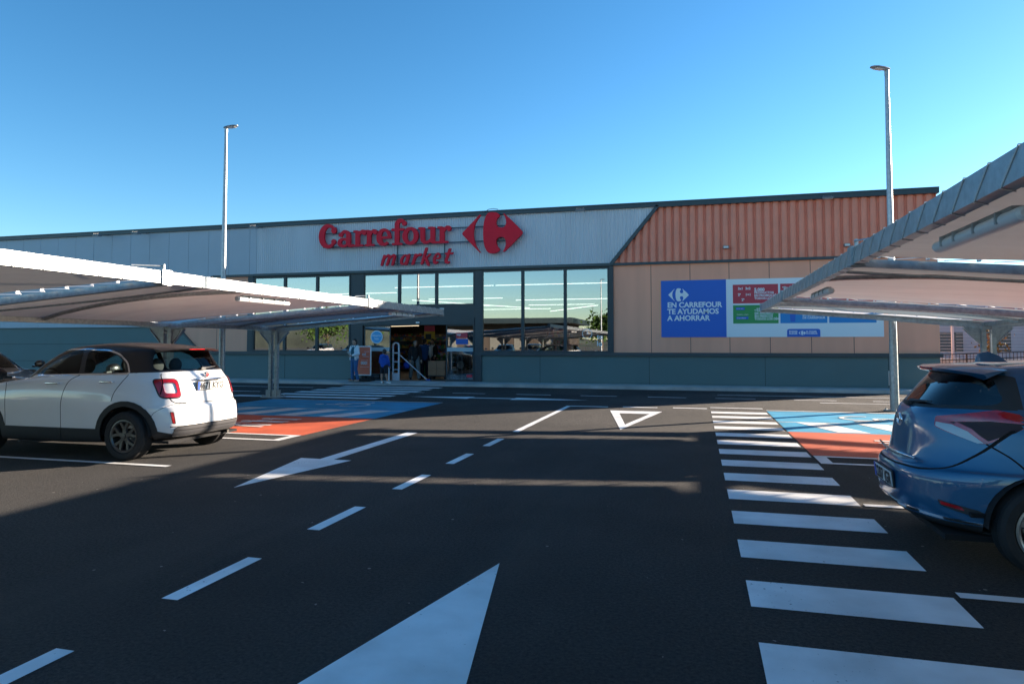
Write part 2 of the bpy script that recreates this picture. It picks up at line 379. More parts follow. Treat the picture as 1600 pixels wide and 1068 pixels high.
# walls (y local: 0 = front plane)
def _w(g):
    g.box(-44.9, -22.3, 0.02, 0.2, 0, 2.35); g.box(-22.3, -13.25, 0.021, 0.201, 0, 1.15); g.box(-8.42, 7.75, 0.02, 0.2, 0, 1.15)
    g.prism([(-22.3, 1.15), (-21.0, 1.15), (-22.3, 2.35)], 0.2, lambda u, v, w: (u, w + 0.024, v))
pb('base_wall', m_base, _w)
pb('tan_wall', m_tan, lambda g: (g.box(-3.0, 7.75, 0, 0.15, 1.28, 4.52)))
pb('tan_wall', m_tan, lambda g: g.prism([(-22.3, 2.35), (-20.5, 4.5), (-18.72, 4.5), (-18.72, 1.28), (-21.15, 1.28)], 0.15, lambda u, v, w: (u, w - 0.0, v)))
def _seams(g):
    for x in (-1.61, -0.22, 1.13, 2.48, 3.82, 5.16, 6.5): g.box(x - .008, x + .008, -0.003, 0.01, 1.28, 4.52)
    for x in (-20.3,): g.box(x - .008, x + .008, -0.003, 0.01, 1.28, 4.5)
    for x in (-1.7, 2.3, 6.2, -5.8, -16.9, -20.8, -25, -29, -33): g.box(x - .006, x + .006, 0.015, 0.03, 0.12, 1.14)
    for z in (0.8, 1.6): g.box(-44, -22.4, 0.014, 0.03, z - .006, z + .006)
pb('panel_joints', m_seam, _seams)
# silver corrugated fascia with slanted right end
def diag(z): return -3.05 + (z - 4.62) * (1.72 / 2.1)
def corr(x0, x1, z0, z1, period, depth, prof, cutfn=None, side=None, y0=0.0):
    """vertical corrugation built as strips; cutfn(z) gives the slanted limit"""
    g = MB(); xs = []
    x = x0
    while x < x1:
        for u, d in prof: xs.append((x + u * period, y0 - d * depth))
        x += period
    rows_b, rows_t = [], []
    def xlim(z): return -3.05 + (z - 4.62) * (1.72 / 2.1)
    prev = None
    for X, Y in xs:
        if X > x1: break
        lo, hi = z0, z1
        if side == 'L':        # keep X < diag(z): z > inv(X)
            zi = 4.62 + (X + 3.05) / (1.72 / 2.1); lo = max(z0, zi)
        if side == 'R':
            zi = 4.62 + (X + 3.05) / (1.72 / 2.1); hi = min(z1, zi)
        if hi <= lo + 1e-4: prev = None; continue
        a = g.bm.verts.new((X, Y, lo)); b = g.bm.verts.new((X, Y, hi))
        if prev: g.bm.faces.new((prev[0], a, b, prev[1]))
        prev = (a, b)
    return g
fine = [(0.0, 0), (0.42, 0), (0.58, 1), (0.84, 1)]
g = corr(-18.3, -1.3, 4.60, 6.62, 0.098, 0.020, fine, side='L', y0=-0.06)
g.build('silver_fascia', m_silver, bld)
def _fl(g):
    x = -44.9
    while x < -18.31:
        x2 = min(x + 1.05, -18.3); g.box(x + 0.006, x2 - 0.006, -0.07, 0.1, 2.36 if x2 < -22.31 else 4.60, 6.62); x = x2
    g.prism([(-22.31, 2.40), (-20.5, 4.595), (-22.31, 4.595)], 0.1, lambda u, v, w: (u, w - 0.071, v))
pb('silver_flat_cladding', m_silver2, _fl)
pb('fascia_backing', m_seam, lambda g: (g.box(-44.9, -18.3, -0.05, 0.12, 4.6, 6.6), g.box(-44.9, -22.4, -0.05, 0.12, 2.4, 4.6), g.box(-18.3, 7.7, 0.10, 0.2, 4.55, 6.6)))
rib = [(0, 0.0), (0.03, 0.38)] + [(0.03 + 0.74 * (1 - math.cos(PI * k / 8)) / 2, 0.38 + 0.62 * math.sin(PI * k / 8)) for k in range(1, 9)] + [(0.80, 0.0), (0.86, 0.0), (0.875, 0.22), (0.92, 0.22), (0.935, 0)]
g = corr(-3.05, 7.75, 4.60, 6.62, 0.283, 0.085, rib, side='R', y0=0.03)
g.build('copper_fascia', m_copper, bld, smooth=True, weld=True)
# trims
def _tr(g):
    g.box(-44.95, -1.30, -0.16, 0.3, 6.62, 6.76); g.box(-1.30, 7.8, -0.17, 0.3, 6.60, 6.78)
    g.box(-44.95, 7.8, -0.19, 0.31, 6.765, 6.80)
    g.box(-20.5, -18.4, -0.09, 0.12, 4.50, 4.60); g.box(-18.4, -2.98, -0.12, 0.12, 4.50, 4.605); g.box(-2.98, 7.79, -0.10, 0.12, 4.51, 4.60)
    g.box(-21.1, -13.30, -0.07, 0.03, 1.15, 1.28); g.box(-8.42, 7.82, -0.07, 0.03, 1.15, 1.28)
    g.bar((-3.07, -0.10, 4.55), (-1.33, -0.10, 6.66), 0.12, 0.12, (0, 1, 0))
    g.bar((-22.36, -0.075, 2.35), (-20.52, -0.075, 4.55), 0.10, 0.10, (0, 1, 0))
    g.bar((-22.3, -0.03, 2.33), (-21.08, -0.03, 1.2), 0.07, 0.07, (0, 1, 0))
pb('edge_trim', dark_trim, _tr)
# shell: roof, sides, back, shop floor and walls
def _sh(g):
    g.box(-44.9, 7.7, 0.2, 24, 6.45, 6.6); g.box(-44.9, 7.7, 23.8, 24, 0, 6.45); g.box(-45, -44.8, 0.1, 24, 0, 6.6)
pb('roof_and_rear_walls', m_roof, _sh)
pb('side_wall', m_tan, lambda g: (g.box(7.6, 7.745, 0.15, 24, 0, 6.6)))
m_floor = mat('shop_floor', (0.30, 0.235, 0.17), 0.35, var=0.15, vscale=1.2)
pb('shop_floor', m_floor, lambda g: g.box(-19, -3.0, 0.2, 18, 0, 0.11))
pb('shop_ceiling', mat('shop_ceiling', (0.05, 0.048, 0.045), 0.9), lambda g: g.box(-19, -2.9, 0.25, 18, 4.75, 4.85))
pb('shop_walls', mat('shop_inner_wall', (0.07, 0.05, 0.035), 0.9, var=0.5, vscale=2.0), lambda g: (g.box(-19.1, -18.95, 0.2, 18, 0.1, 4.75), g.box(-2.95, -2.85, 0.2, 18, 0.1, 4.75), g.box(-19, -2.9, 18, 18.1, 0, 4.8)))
# glazing
m_glass = glass('shop_glass', (0.45, 0.55, 0.56), 0.29)
m_frost = mat('frosted_band', (0.35, 0.42, 0.45), 0.4)
frame_m = mat('anthracite_frame', (0.030, 0.042, 0.05), 0.45, 0.1, var=0.1, vscale=3)
def window(x0, x1, z0, z1, name='window'):
    g = MB(); f = 0.055
    g.box(x0, x0 + f, -0.05, 0.08, z0, z1); g.box(x1 - f, x1, -0.05, 0.08, z0, z1)
    g.box(x0 + f, x1 - f, -0.048, 0.078, z0, z0 + f); g.box(x0 + f, x1 - f, -0.048, 0.078, z1 - f, z1)
    w = g.build(name, frame_m, bld)
    MB().quad([(x0 + f, 0.01, z0 + f), (x1 - f, 0.01, z0 + f), (x1 - f, 0.01, z1 - f), (x0 + f, 0.01, z1 - f)]).build('pane', m_glass, w, recalc=False)
    return w
for i in range(3): window(-18.46 + 1.545 * i, -18.46 + 1.545 * (i + 1) - 0.002, 1.283, 4.46)
for i in range(3): window(-13.24 + 1.607 * i, -13.24 + 1.607 * (i + 1) - 0.002, 3.13, 4.46)
wlast = None
for i in range(3): wlast = window(-8.13 + 1.66 * i, -8.13 + 1.66 * (i + 1) - 0.002, 1.283, 4.46)
def _pier(g):
    g.box(-18.72, -18.465, -0.06, 0.15, 1.281, 4.499); g.box(-13.822, -13.245, -0.02, 0.2, 1.281, 4.499); g.box(-13.32, -13.243, -0.055, 0.19, 0.12, 4.497)
    g.box(-8.416, -8.135, -0.04, 0.2, 0.02, 4.499); g.box(-3.148, -2.985, -0.075, 0.15, 1.281, 4.499)
    g.box(-13.24, -8.42, -0.03, 0.2, 2.62, 3.127); g.box(-13.24, -8.42, -0.07, 0.2, 2.36, 2.62)
    g.box(-13.24, -8.42, -0.078, 0.1, 2.605, 2.625)
    g.box(-18.46, -3.15, 0.0, 0.15, 4.461, 4.498)
pb('dark_pier', frame_m, _pier)
pb('door_sensor', galv_paint, lambda g: (g.box(-10.86, -10.72, -0.14, -0.075, 2.42, 2.48, .01)))
# sliding door
def door_panel(x0, x1, y, nm='door_leaf'):
    g = MB(); f = 0.04
    g.box(x0, x0 + f, y - .02, y + .02, 0.12, 2.355); g.box(x1 - f, x1, y - .02, y + .02, 0.12, 2.355)
    g.box(x0 + f, x1 - f, y - .019, y + .019, 0.12, 0.20); g.box(x0 + f, x1 - f, y - .019, y + .019, 2.31, 2.355)
    d = g.build(nm, frame_m, bld)
    MB().quad([(x0 + f, y, 0.2), (x1 - f, y, 0.2), (x1 - f, y, 2.31), (x0 + f, y, 2.31)]).build('pane', m_glass, d, recalc=False)
    MB().box(x0 + f, x1 - f, y - .008, y - .004, 1.30, 1.46).build('frosted_band', m_frost, d)
    return d
dl = door_panel(-13.2, -12.02, 0.02); dr = door_panel(-9.62, -8.45, 0.02)
door_panel(-13.2, -12.1, 0.12); door_panel(-9.55, -8.45, 0.12)
MB().box(-13.2, -8.45, -0.02, 0.2, 0.06, 0.119).build('threshold', galv, bld)
# stickers on the glass
blue_v = mat('blue_vinyl', (0.01, 0.09, 0.38), 0.5); red_v = mat('red_vinyl', (0.42, 0.02, 0.045), 0.5); white_v = mat('white_vinyl', (0.7, 0.75, 0.78), 0.5)
lblue_v = mat('light_blue_vinyl', (0.05, 0.32, 0.62), 0.5)
RX = (R(90), 0, 0)
st = MB().lathe([(0.0, -0.006), (0.27, -0.006), (0.27, 0.0)], 40, 'y', (-12.63, 0.0, 1.88)).build('round_sticker', white_v, dl)
MB().lathe([(0.0, -0.009), (0.235, -0.009), (0.235, -0.006)], 40, 'y', (-12.63, 0.0, 1.88)).build('blue_disc', lblue_v, st)
put_text('sticker_text', 'Abierto\nhoy', 0.13, white_v, st, (-12.63, -0.011, 1.90), RX, align='CENTER')
s1 = MB().box(-9.2, -8.72, -0.006, -0.001, 1.83, 2.04).build('red_sticker', red_v, dr)
put_text('sticker_text', 'top', 0.13, white_v, s1, (-9.17, -0.009, 1.93), RX, off=0.002)
s2 = MB().box(-9.2, -8.70, -0.006, -0.001, 1.58, 1.80).build('blue_sticker', blue_v, dr)
s3 = MB().box(-8.75, -8.52, -0.006, -0.001, 0.28, 0.40).build('small_red_sticker', red_v, dr)
# window vinyl: clock and cut lettering on the right-hand pane
gg = MB()
for k in range(36):
    a0, a1 = 2 * PI * k / 36, 2 * PI * (k + 1) / 36
    gg.quad([(-3.98 + 0.17 * math.cos(a0), -0.002, 1.98 + 0.17 * math.sin(a0)), (-3.98 + 0.19 * math.cos(a0), -0.002, 1.98 + 0.19 * math.sin(a0)),
             (-3.98 + 0.19 * math.cos(a1), -0.002, 1.98 + 0.19 * math.sin(a1)), (-3.98 + 0.17 * math.cos(a1), -0.002, 1.98 + 0.17 * math.sin(a1))])
gg.box(-3.99, -3.97, -0.004, -0.001, 1.96, 2.1); gg.box(-3.98, -3.90, -0.0045, -0.0012, 1.965, 1.98)
ck = gg.build('clock_vinyl', white_v, wlast)
put_text('vinyl_text', 'to\nlo', 0.27, white_v, wlast, (-3.62, -0.003, 1.78), RX, off=0.003, line=0.95)

# ---------------------------------------------------------------- store sign
m_red = mat('sign_red', (0.72, 0.012, 0.035), 0.5, spec=0.2, var=0.05, vscale=2)
sign = thing('store_sign', 'big red raised lettering and arrow emblem on the silver fascia above the entrance', 'sign', (0, FY, 0))
def arcpts(cx, cy, rx, ry, a0, a1, n=22): return [(cx + rx * math.cos(R(a0 + (a1 - a0) * i / n)), cy + ry * math.sin(R(a0 + (a1 - a0) * i / n))) for i in range(n + 1)]
class Glyph:
    def __init__(s, x, z, sx, sz, shear=0): s.g = MB(); s.x, s.z, s.sx, s.sz, s.sh = x, z, sx, sz, shear; s.k = 0
    def fn(s, yf):
        return lambda u, v, w: (s.x + s.sx * (u + s.sh * v), yf + w, s.z + s.sz * v)
    def stroke(s, pts, w, w2=None):
        """w: width list or number, thickness follows pts"""
        n = len(pts); ws = w if isinstance(w, list) else [w] * n
        if len(ws) != n: ws = [ws[0] + (0 if len(ws) == 1 else 0)] * n if len(ws) == 1 else [ws[int(i * (len(ws) - 1) / (n - 1))] + (ws[min(len(ws) - 1, int(i * (len(ws) - 1) / (n - 1)) + 1)] - ws[int(i * (len(ws) - 1) / (n - 1))]) * ((i * (len(ws) - 1) / (n - 1)) % 1) for i in range(n)]
        L_, R_ = [], []
        for i, p in enumerate(pts):
            a = pts[max(i - 1, 0)]; b = pts[min(i + 1, n - 1)]
            dx, dy = b[0] - a[0], b[1] - a[1]; d = math.hypot(dx, dy) or 1
            nx, ny = -dy / d * ws[i] / 2, dx / d * ws[i] / 2
            L_.append((p[0] + nx, p[1] + ny)); R_.append((p[0] - nx, p[1] - ny))
        yf = -0.36 - 0.0012 * s.k; s.k += 1; f = s.fn(yf); D = 0.10
        bm = s.g.bm
        A = [bm.verts.new(f(*p, 0)) for p in L_]; B = [bm.verts.new(f(*p, 0)) for p in R_]
        A2 = [bm.verts.new(f(*p, D)) for p in L_]; B2 = [bm.verts.new(f(*p, D)) for p in R_]
        for i in range(n - 1):
            bm.faces.new((A[i], B[i], B[i + 1], A[i + 1])); bm.faces.new((A[i], A[i + 1], A2[i + 1], A2[i])); bm.faces.new((B[i + 1], B[i], B2[i], B2[i + 1]))
            bm.faces.new((A2[i + 1], B2[i + 1], B2[i], A2[i]))
        bm.faces.new((A[0], A2[0], B2[0], B[0])); bm.faces.new((A[-1], B[-1], B2[-1], A2[-1]))
        return s
    def dot(s, cx, cy, r, ry=None):
        ry = ry or r; yf = -0.36 - 0.0012 * s.k; s.k += 1
        s.g.prism([(cx + r * math.cos(2 * PI * i / 20), cy + ry * math.sin(2 * PI * i / 20)) for i in range(20)], 0.10, s.fn(yf)); return s
    def done(s, name): return s.g.build(name, m_red, sign, recalc=False)
def stem(G, x, y0, y1, w=0.27): G.stroke([(x, y0), (x, y1)], w)
def serif(G, x0, x1, y, w=0.13): G.stroke([(x0, y), (x1, y)], w); G.dot(x0, y, w / 2); G.dot(x1, y, w / 2)
def glyph(ch, x0, x1, z0, xh):
    W0 = {'C': 1.2, 'a': 1.06, 'r': 0.83, 'e': 0.93, 'f': 0.97, 'o': 0.98, 'u': 1.2}[ch]
    G = Glyph(x0, z0, (x1 - x0) / W0, xh)
    if ch == 'C':
        G.stroke(arcpts(0.64, 0.70, 0.46, 0.62, 38, 322, 34), [0.17, 0.19, 0.32, 0.38, 0.32, 0.2, 0.15]); G.dot(1.0, 1.02, 0.17, 0.19); G.dot(0.99, 0.36, 0.15); G.stroke([(1.08, 1.2), (1.1, 1.0)], 0.1)
    elif ch == 'a':
        G.stroke(arcpts(0.40, 0.28, 0.26, 0.21, 0, 360, 26), [0.16, 0.15, 0.26, 0.15, 0.16]); stem(G, 0.71, 0.1, 0.7, 0.28)
        G.stroke(arcpts(0.48, 0.66, 0.24, 0.26, 5, 150, 16), [0.28, 0.2, 0.15]); G.dot(0.22, 0.74, 0.13); G.stroke([(0.70, 0.1), (0.85, 0.07), (1.02, 0.10)], 0.16)
    elif ch == 'r':
        stem(G, 0.28, 0.05, 0.93); serif(G, 0.08, 0.58, 0.07); serif(G, 0.08, 0.26, 0.90)
        G.stroke([(0.36, 0.66), (0.46, 0.82), (0.58, 0.90), (0.70, 0.88)], [0.12, 0.16, 0.19, 0.2]); G.dot(0.69, 0.82, 0.135, 0.15)
    elif ch == 'e':
        G.stroke(arcpts(0.47, 0.50, 0.33, 0.42, -2, 312, 34), [0.22, 0.17, 0.17, 0.30, 0.32, 0.2, 0.14]); G.stroke([(0.2, 0.47), (0.90, 0.47)], 0.13)
    elif ch == 'f':
        stem(G, 0.36, 0.05, 1.16); serif(G, 0.12, 0.62, 0.07); serif(G, 0.08, 0.74, 0.90, 0.14)
        G.stroke(arcpts(0.60, 1.16, 0.245, 0.25, 180, 50, 14), [0.27, 0.24, 0.17]); G.dot(0.80, 1.24, 0.14, 0.15)
    elif ch == 'o': G.stroke(arcpts(0.49, 0.50, 0.35, 0.42, 0, 360, 40), [0.31, 0.17, 0.31, 0.17, 0.31])
    elif ch == 'u':
        stem(G, 0.27, 0.35, 0.95); serif(G, 0.08, 0.26, 0.91)
        G.stroke([(0.27, 0.42), (0.29, 0.22), (0.40, 0.10), (0.54, 0.09), (0.68, 0.16), (0.82, 0.3)], [0.27, 0.26, 0.2, 0.17, 0.15, 0.12])
        stem(G, 0.87, 0.07, 0.95); serif(G, 0.66, 0.86, 0.91); serif(G, 0.88, 1.12, 0.07)
    return G.done('letter')
for ch, a, b in (('C', -15.133, -14.30), ('a', -14.28, -13.52), ('r', -13.56, -12.96), ('r', -13.04, -12.47), ('e', -12.50, -11.846), ('f', -11.865, -11.17), ('o', -11.364, -10.679), ('u', -10.70, -9.83), ('r', -9.88, -9.28)):
    glyph(ch, a, b, 5.56, 0.70)
def gm(ch, x0, x1):
    W0 = {'m': 1.62, 'a': 1.0, 'r': 0.72, 'k': 0.98, 'e': 0.86, 't': 0.66}[ch]
    G = Glyph(x0, 4.75, (x1 - x0) / (W0 + 0.3), 0.455, 0.34)
    w = 0.25
    def st_(x, y0, y1, ww=w): G.stroke([(x, y0), (x, y1)], ww); G.dot(x, y0, ww / 2, ww / 2); G.dot(x, y1, ww / 2, ww / 2)
    if ch == 'm':
        st_(0.2, 0.1, 0.85); st_(0.78, 0.1, 0.68); st_(1.36, 0.1, 0.68)
        G.stroke([(0.24, 0.5), (0.42, 0.80), (0.62, 0.92), (0.76, 0.84), (0.78, 0.66)], [0.1, 0.17, 0.2, 0.24, 0.25]); G.stroke([(0.82, 0.5), (1.0, 0.80), (1.2, 0.92), (1.34, 0.84), (1.36, 0.66)], [0.1, 0.17, 0.2, 0.24, 0.25])
    elif ch == 'a':
        G.stroke(arcpts(0.42, 0.47, 0.28, 0.39, 0, 360, 24), [0.2, 0.16, 0.25, 0.16, 0.2]); st_(0.76, 0.1, 0.86)
    elif ch == 'r':
        st_(0.2, 0.1, 0.85); G.stroke([(0.24, 0.45), (0.36, 0.74), (0.54, 0.9), (0.68, 0.86)], [0.1, 0.16, 0.2, 0.22]); G.dot(0.64, 0.84, 0.12)
    elif ch == 'k':
        st_(0.2, 0.1, 1.36); G.stroke([(0.24, 0.4), (0.5, 0.62), (0.8, 0.88)], [0.16, 0.18, 0.2]); G.stroke([(0.4, 0.56), (0.64, 0.28), (0.86, -0.02), (1.0, -0.1)], [0.22, 0.25, 0.22, 0.16])
    elif ch == 'e':
        G.stroke(arcpts(0.44, 0.5, 0.28, 0.40, -5, 315, 28), [0.18, 0.17, 0.2, 0.26, 0.24, 0.18]); G.stroke([(0.2, 0.46), (0.72, 0.5)], 0.14)
    elif ch == 't':
        G.stroke([(0.3, 1.3), (0.28, 0.3), (0.36, 0.12), (0.52, 0.08), (0.66, 0.16)], [0.22, 0.25, 0.24, 0.2, 0.14]); G.stroke([(0.0, 0.88), (0.72, 0.88)], 0.16)
    return G.done('small_letter')
for ch, a, b in (('m', -12.36, -11.58), ('a', -11.53, -10.98), ('r', -11.02, -10.55), ('k', -10.62, -10.08), ('e', -10.12, -9.68), ('t', -9.68, -9.24)): gm(ch, a, b)
LOGO = [[(-8.827, 5.905), (-8.795, 5.958), (-8.462, 6.278), (-8.216, 6.517), (-8.106, 6.627), (-8.082, 6.618), (-8.069, 6.59), (-8.155, 6.488), (-8.216, 6.404), (-8.277, 6.305), (-8.326, 6.178), (-8.355, 6.014), (-8.36, 5.85), (-8.347, 5.708), (-8.312, 5.565), (-8.263, 5.422), (-8.184, 5.29), (-8.091, 5.17), (-8.078, 5.141), (-8.103, 5.135), (-8.213, 5.245), (-8.509, 5.545), (-8.795, 5.839)], [(-7.594, 6.695), (-7.679, 6.692), (-7.752, 6.673), (-7.813, 6.624), (-7.861, 6.544), (-7.91, 6.417), (-7.946, 6.255), (-7.965, 6.068), (-7.97, 5.88), (-7.962, 5.692), (-7.94, 5.504), (-7.901, 5.35), (-7.847, 5.231), (-7.774, 5.142), (-7.689, 5.097), (-7.604, 5.083), (-7.495, 5.091), (-7.398, 5.122), (-7.333, 5.166), (-7.295, 5.218), (-7.302, 5.258), (-7.362, 5.323), (-7.411, 5.402), (-7.44, 5.508), (-7.445, 5.59), (-7.416, 5.651), (-7.351, 5.698), (-7.242, 5.717), (-7.146, 5.699), (-7.083, 5.64), (-7.055, 5.551), (-7.05, 5.423), (-7.074, 5.32), (-7.122, 5.217), (-7.17, 5.149), (-7.146, 5.134), (-7.098, 5.151), (-6.811, 5.409), (-6.442, 5.769), (-6.399, 5.825), (-6.395, 5.871), (-6.418, 5.918), (-6.763, 6.281), (-7.122, 6.618), (-7.151, 6.626), (-7.134, 6.578), (-7.086, 6.483), (-7.045, 6.364), (-7.041, 6.236), (-7.069, 6.144), (-7.122, 6.096), (-7.218, 6.072), (-7.327, 6.086), (-7.399, 6.136), (-7.44, 6.22), (-7.45, 6.302), (-7.431, 6.383), (-7.375, 6.457), (-7.303, 6.51), (-7.291, 6.54), (-7.32, 6.599), (-7.4, 6.655), (-7.497, 6.685)]]
for P in LOGO:
    MB().prism(P, 0.11, lambda u, v, w: (u, -0.37 + w, v)).build('emblem_piece', m_red, sign)
g = MB()
for z in (6.17, 5.60): g.box(-15.0, -7.0, -0.24, -0.20, z - .022, z + .022)
for z in (5.17, 4.83): g.box(-11.9, -9.4, -0.238, -0.198, z - .018, z + .018)
for x in (-11.63, -9.61): g.box(x - .02, x + .02, -0.242, -0.202, 4.76, 5.58)
for x in (-14.6, -13.0, -11.4, -9.8, -8.6, -7.5):
    for z in (6.17, 5.60): g.box(x - .02, x + .02, -0.2, -0.05, z - .02, z + .02)
g.build('mounting_rails', dark_trim, sign)
g = MB()
g.tube([(-7.95, -0.2, 6.74), (-7.8, -0.2, 6.84), (-7.6, -0.2, 6.86), (-7.4, -0.2, 6.82)], 0.012, 6).build('sign_cable', black_pl, sign)

# ---------------------------------------------------------------- banner
ban = thing('wall_banner', 'wide blue and white advertising panel on the tan wall', 'banner', (0, FY - 0.03, 0))
bb = mat('banner_blue', (0.003, 0.11, 0.52), 0.45); bw = mat('banner_white', (0.70, 0.76, 0.80), 0.45); br = mat('banner_red', (0.48, 0.03, 0.055), 0.45)
bgn = mat('banner_green', (0.02, 0.27, 0.07), 0.45); bc = mat('banner_light_blue', (0.0, 0.22, 0.56), 0.45)
MB().box(-1.25, 6.08, 0, 0.028, 1.84, 3.90).build('banner_panel', bw, ban)
MB().box(-1.25, 1.02, -0.006, -0.001, 1.84, 3.90).build('blue_field', bb, ban)
MB().box(1.25, 2.76, -0.006, -0.001, 3.03, 3.70).build('red_field', br, ban)
MB().box(2.83, 4.33, -0.006, -0.001, 3.03, 3.70).build('red_field', br, ban)
MB().box(4.39, 5.86, -0.006, -0.001, 3.03, 3.70).build('red_field', br, ban)
MB().box(1.25, 2.76, -0.006, -0.001, 2.32, 2.97).build('green_field', bgn, ban)
MB().box(2.82, 4.33, -0.006, -0.001, 2.32, 2.97).build('light_blue_field', bc, ban)
MB().box(4.39, 5.86, -0.006, -0.001, 2.32, 2.97).build('light_blue_field', bc, ban)
tb = [(3.03, 1.845), (4.10, 1.845), (4.10, 2.06), (4.08, 2.10), (4.04, 2.12), (3.09, 2.12), (3.05, 2.10), (3.03, 2.06)]
MB().prism(tb, 0.005, lambda u, v, w: (u, -0.006 + w, v)).build('slogan_tab', bb, ban)
lx = lambda x, z, s, y=-0.009: (lambda u, v, w: (x + (u + 7.61) * s, y + w * 0.02, z + (v - 5.9) * s))
def small_logo(x, z, s):
    g = MB()
    for P in LOGO: g.prism(P, 0.1, lx(x, z, s))
    g.build('emblem', bw, ban)
small_logo(-0.63, 3.38, 0.295); small_logo(3.52, 1.98, 0.095)
put_text('slogan', 'EN CARREFOUR\nTE AYUDAMOS\nA AHORRAR', 0.262, bw, ban, (-1.03, -0.009, 2.92), RX, off=0.0085, line=0.91, spacing=1.0)
put_text('offer_number', '5.000', 0.155, bw, ban, (1.97, -0.009, 3.46), RX, off=0.006)
put_text('offer_text', 'PRODUCTOS\nEN PROMOCIÓN\nTODOS LOS DÍAS', 0.108, bw, ban, (1.97, -0.009, 3.365), RX, off=0.003, line=0.92)
put_text('offer_number', '-15%', 0.155, bw, ban, (1.97, -0.009, 2.75), RX, off=0.006)
put_text('offer_text', 'DE AHORRO\nEN FRESCOS\nTODOS LOS DÍAS', 0.108, bw, ban, (1.97, -0.009, 2.64), RX, off=0.003, line=0.92)
put_text('offer_text', 'EN BOLSA\nDE CARREFOUR', 0.10, bw, ban, (3.54, -0.009, 2.56), RX, off=0.003, line=0.92)
for x, z, t in ((1.42, 3.52, '3x1'), (1.67, 3.52, '3x2'), (1.42, 3.30, '2ª'), (1.67, 3.30, '1+1'), (1.54, 3.12, '2ª')): put_text('offer_mark', t, 0.12, bw, ban, (x, -0.009, z), RX, off=0.004)
put_text('slogan_small', 'PODER\nELEGIR', 0.085, bw, ban, (3.10, -0.009, 2.0), RX, off=0.002, line=0.8)
put_text('slogan_small', 'ES PODER\nAHORRAR', 0.078, bw, ban, (3.64, -0.009, 2.0), RX, off=0.002, line=0.85)
MB().prism([(3.11, 2.86), (3.33, 2.86), (3.30, 2.37), (3.15, 2.37)], 0.004, lambda u, v, w: (u, -0.010 + w, v)).build('bucket_picture', bb, ban)
for z0, x1 in ((2.47, 1.72), (2.80, 1.60)): MB().box(1.35, x1 + .04, -0.010, -0.007, z0, z0 + 0.09, 0).build('brand_pill', bb, ban)
put_text('brand_text', 'Carrefour', 0.075, bw, ban, (1.38, -0.012, 2.49), RX); put_text('brand_text', 'El Mercado', 0.05, bw, ban, (1.37, -0.012, 2.83), RX); put_text('brand_text', 'Calidad y origen', 0.06, bw, ban, (1.37, -0.012, 2.62), RX)
put_text('offer_mark', 'Tu', 0.2, bw, ban, (2.9, -0.009, 3.45), RX, off=0.006)

# ---------------------------------------------------------------- wall lights on the front
m_fl = mat('floodlight_grey', (0.16, 0.17, 0.18), 0.5, 0.4); m_lens = mat('lamp_glass', (0.6, 0.6, 0.58), 0.15)
def floodlight(x, z, label, arm=0.5, face=None):
    t = thing('wall_floodlight', label, 'floodlight', (x, FY - 0.1, z), 0, 'floodlights along the front wall')
    MB().bar((-0.02, 0, 0.06), (-0.02, -arm, -0.02), 0.04, 0.04).build('bracket', m_fl, t)
    g = MB(); g.box(-0.17, 0.17, -arm - 0.22, -arm, -0.08, -0.02, 0.01)
    for k in range(6): g.box(-0.14 + k * .05, -0.125 + k * .05, -arm - 0.2, -arm - .02, -0.019, 0.03)
    h = g.build('lamp_head', m_fl, t)
    MB().box(-0.15, 0.15, -arm - 0.205, -arm - 0.015, -0.085, -0.081).build('lens', m_lens, h)
    return t
for x, lb in ((-26.2, 'roof-edge floodlight on the flat silver panels, farthest left'), (-24.05, 'dark floodlight second from the left under the roof edge'), (-18.0, 'roof-edge floodlight right of the left lamp post'),
              (-4.1, 'floodlight under the roof edge between emblem and slanted trim'), (4.3, 'floodlight under the roof edge above the copper ribs')):
    floodlight(x, 6.55, lb)
for x, z, lb in ((1.03, 5.03, 'small twin spotlight low on the copper ribs, left one'), (4.97, 4.96, 'small twin spotlight low on the copper ribs, right one')):
    t = thing('wall_spotlight', lb, 'spotlight', (x, FY - 0.08, z), 0, 'twin spotlights on the copper ribs')
    MB().box(-0.10, 0.10, -0.16, 0, -0.05, 0.05, 0.015).build('lamp_body', m_fl, t)
    MB().box(-0.08, 0.08, -0.172, -0.161, -0.035, 0.035, 0).build('lens', m_lens, t)

# ---------------------------------------------------------------- inside the shop
m_tube = mat('lit_tube', (1, 1, 1), 0.5, emit=(1.0, 0.90, 0.76), estr=1.1)
m_tubed = mat('dim_warm_tube', (1, 1, 1), 0.5, emit=(1.0, 0.78, 0.5), estr=0.7)
m_tube2 = mat('tube_housing', (0.5, 0.5, 0.5), 0.5)
def shop_light(x0, x1, y0, y1, z, lb):
    c = ((x0 + x1) / 2, (y0 + y1) / 2)
    t = thing('ceiling_strip_light', lb, 'ceiling light', (c[0], c[1], z), 0, 'lit strip lights under the shop ceiling')
    a = (x0 - c[0], y0 - c[1], 0); b = (x1 - c[0], y1 - c[1], 0)
    MB().bar((a[0], a[1], 0.04), (b[0], b[1], 0.04), 0.09, 0.05).build('housing', m_tube2, t)
    MB().bar(a, b, 0.024, 0.018).build('tube', m_tube if z > 3.2 else m_tubed, t)
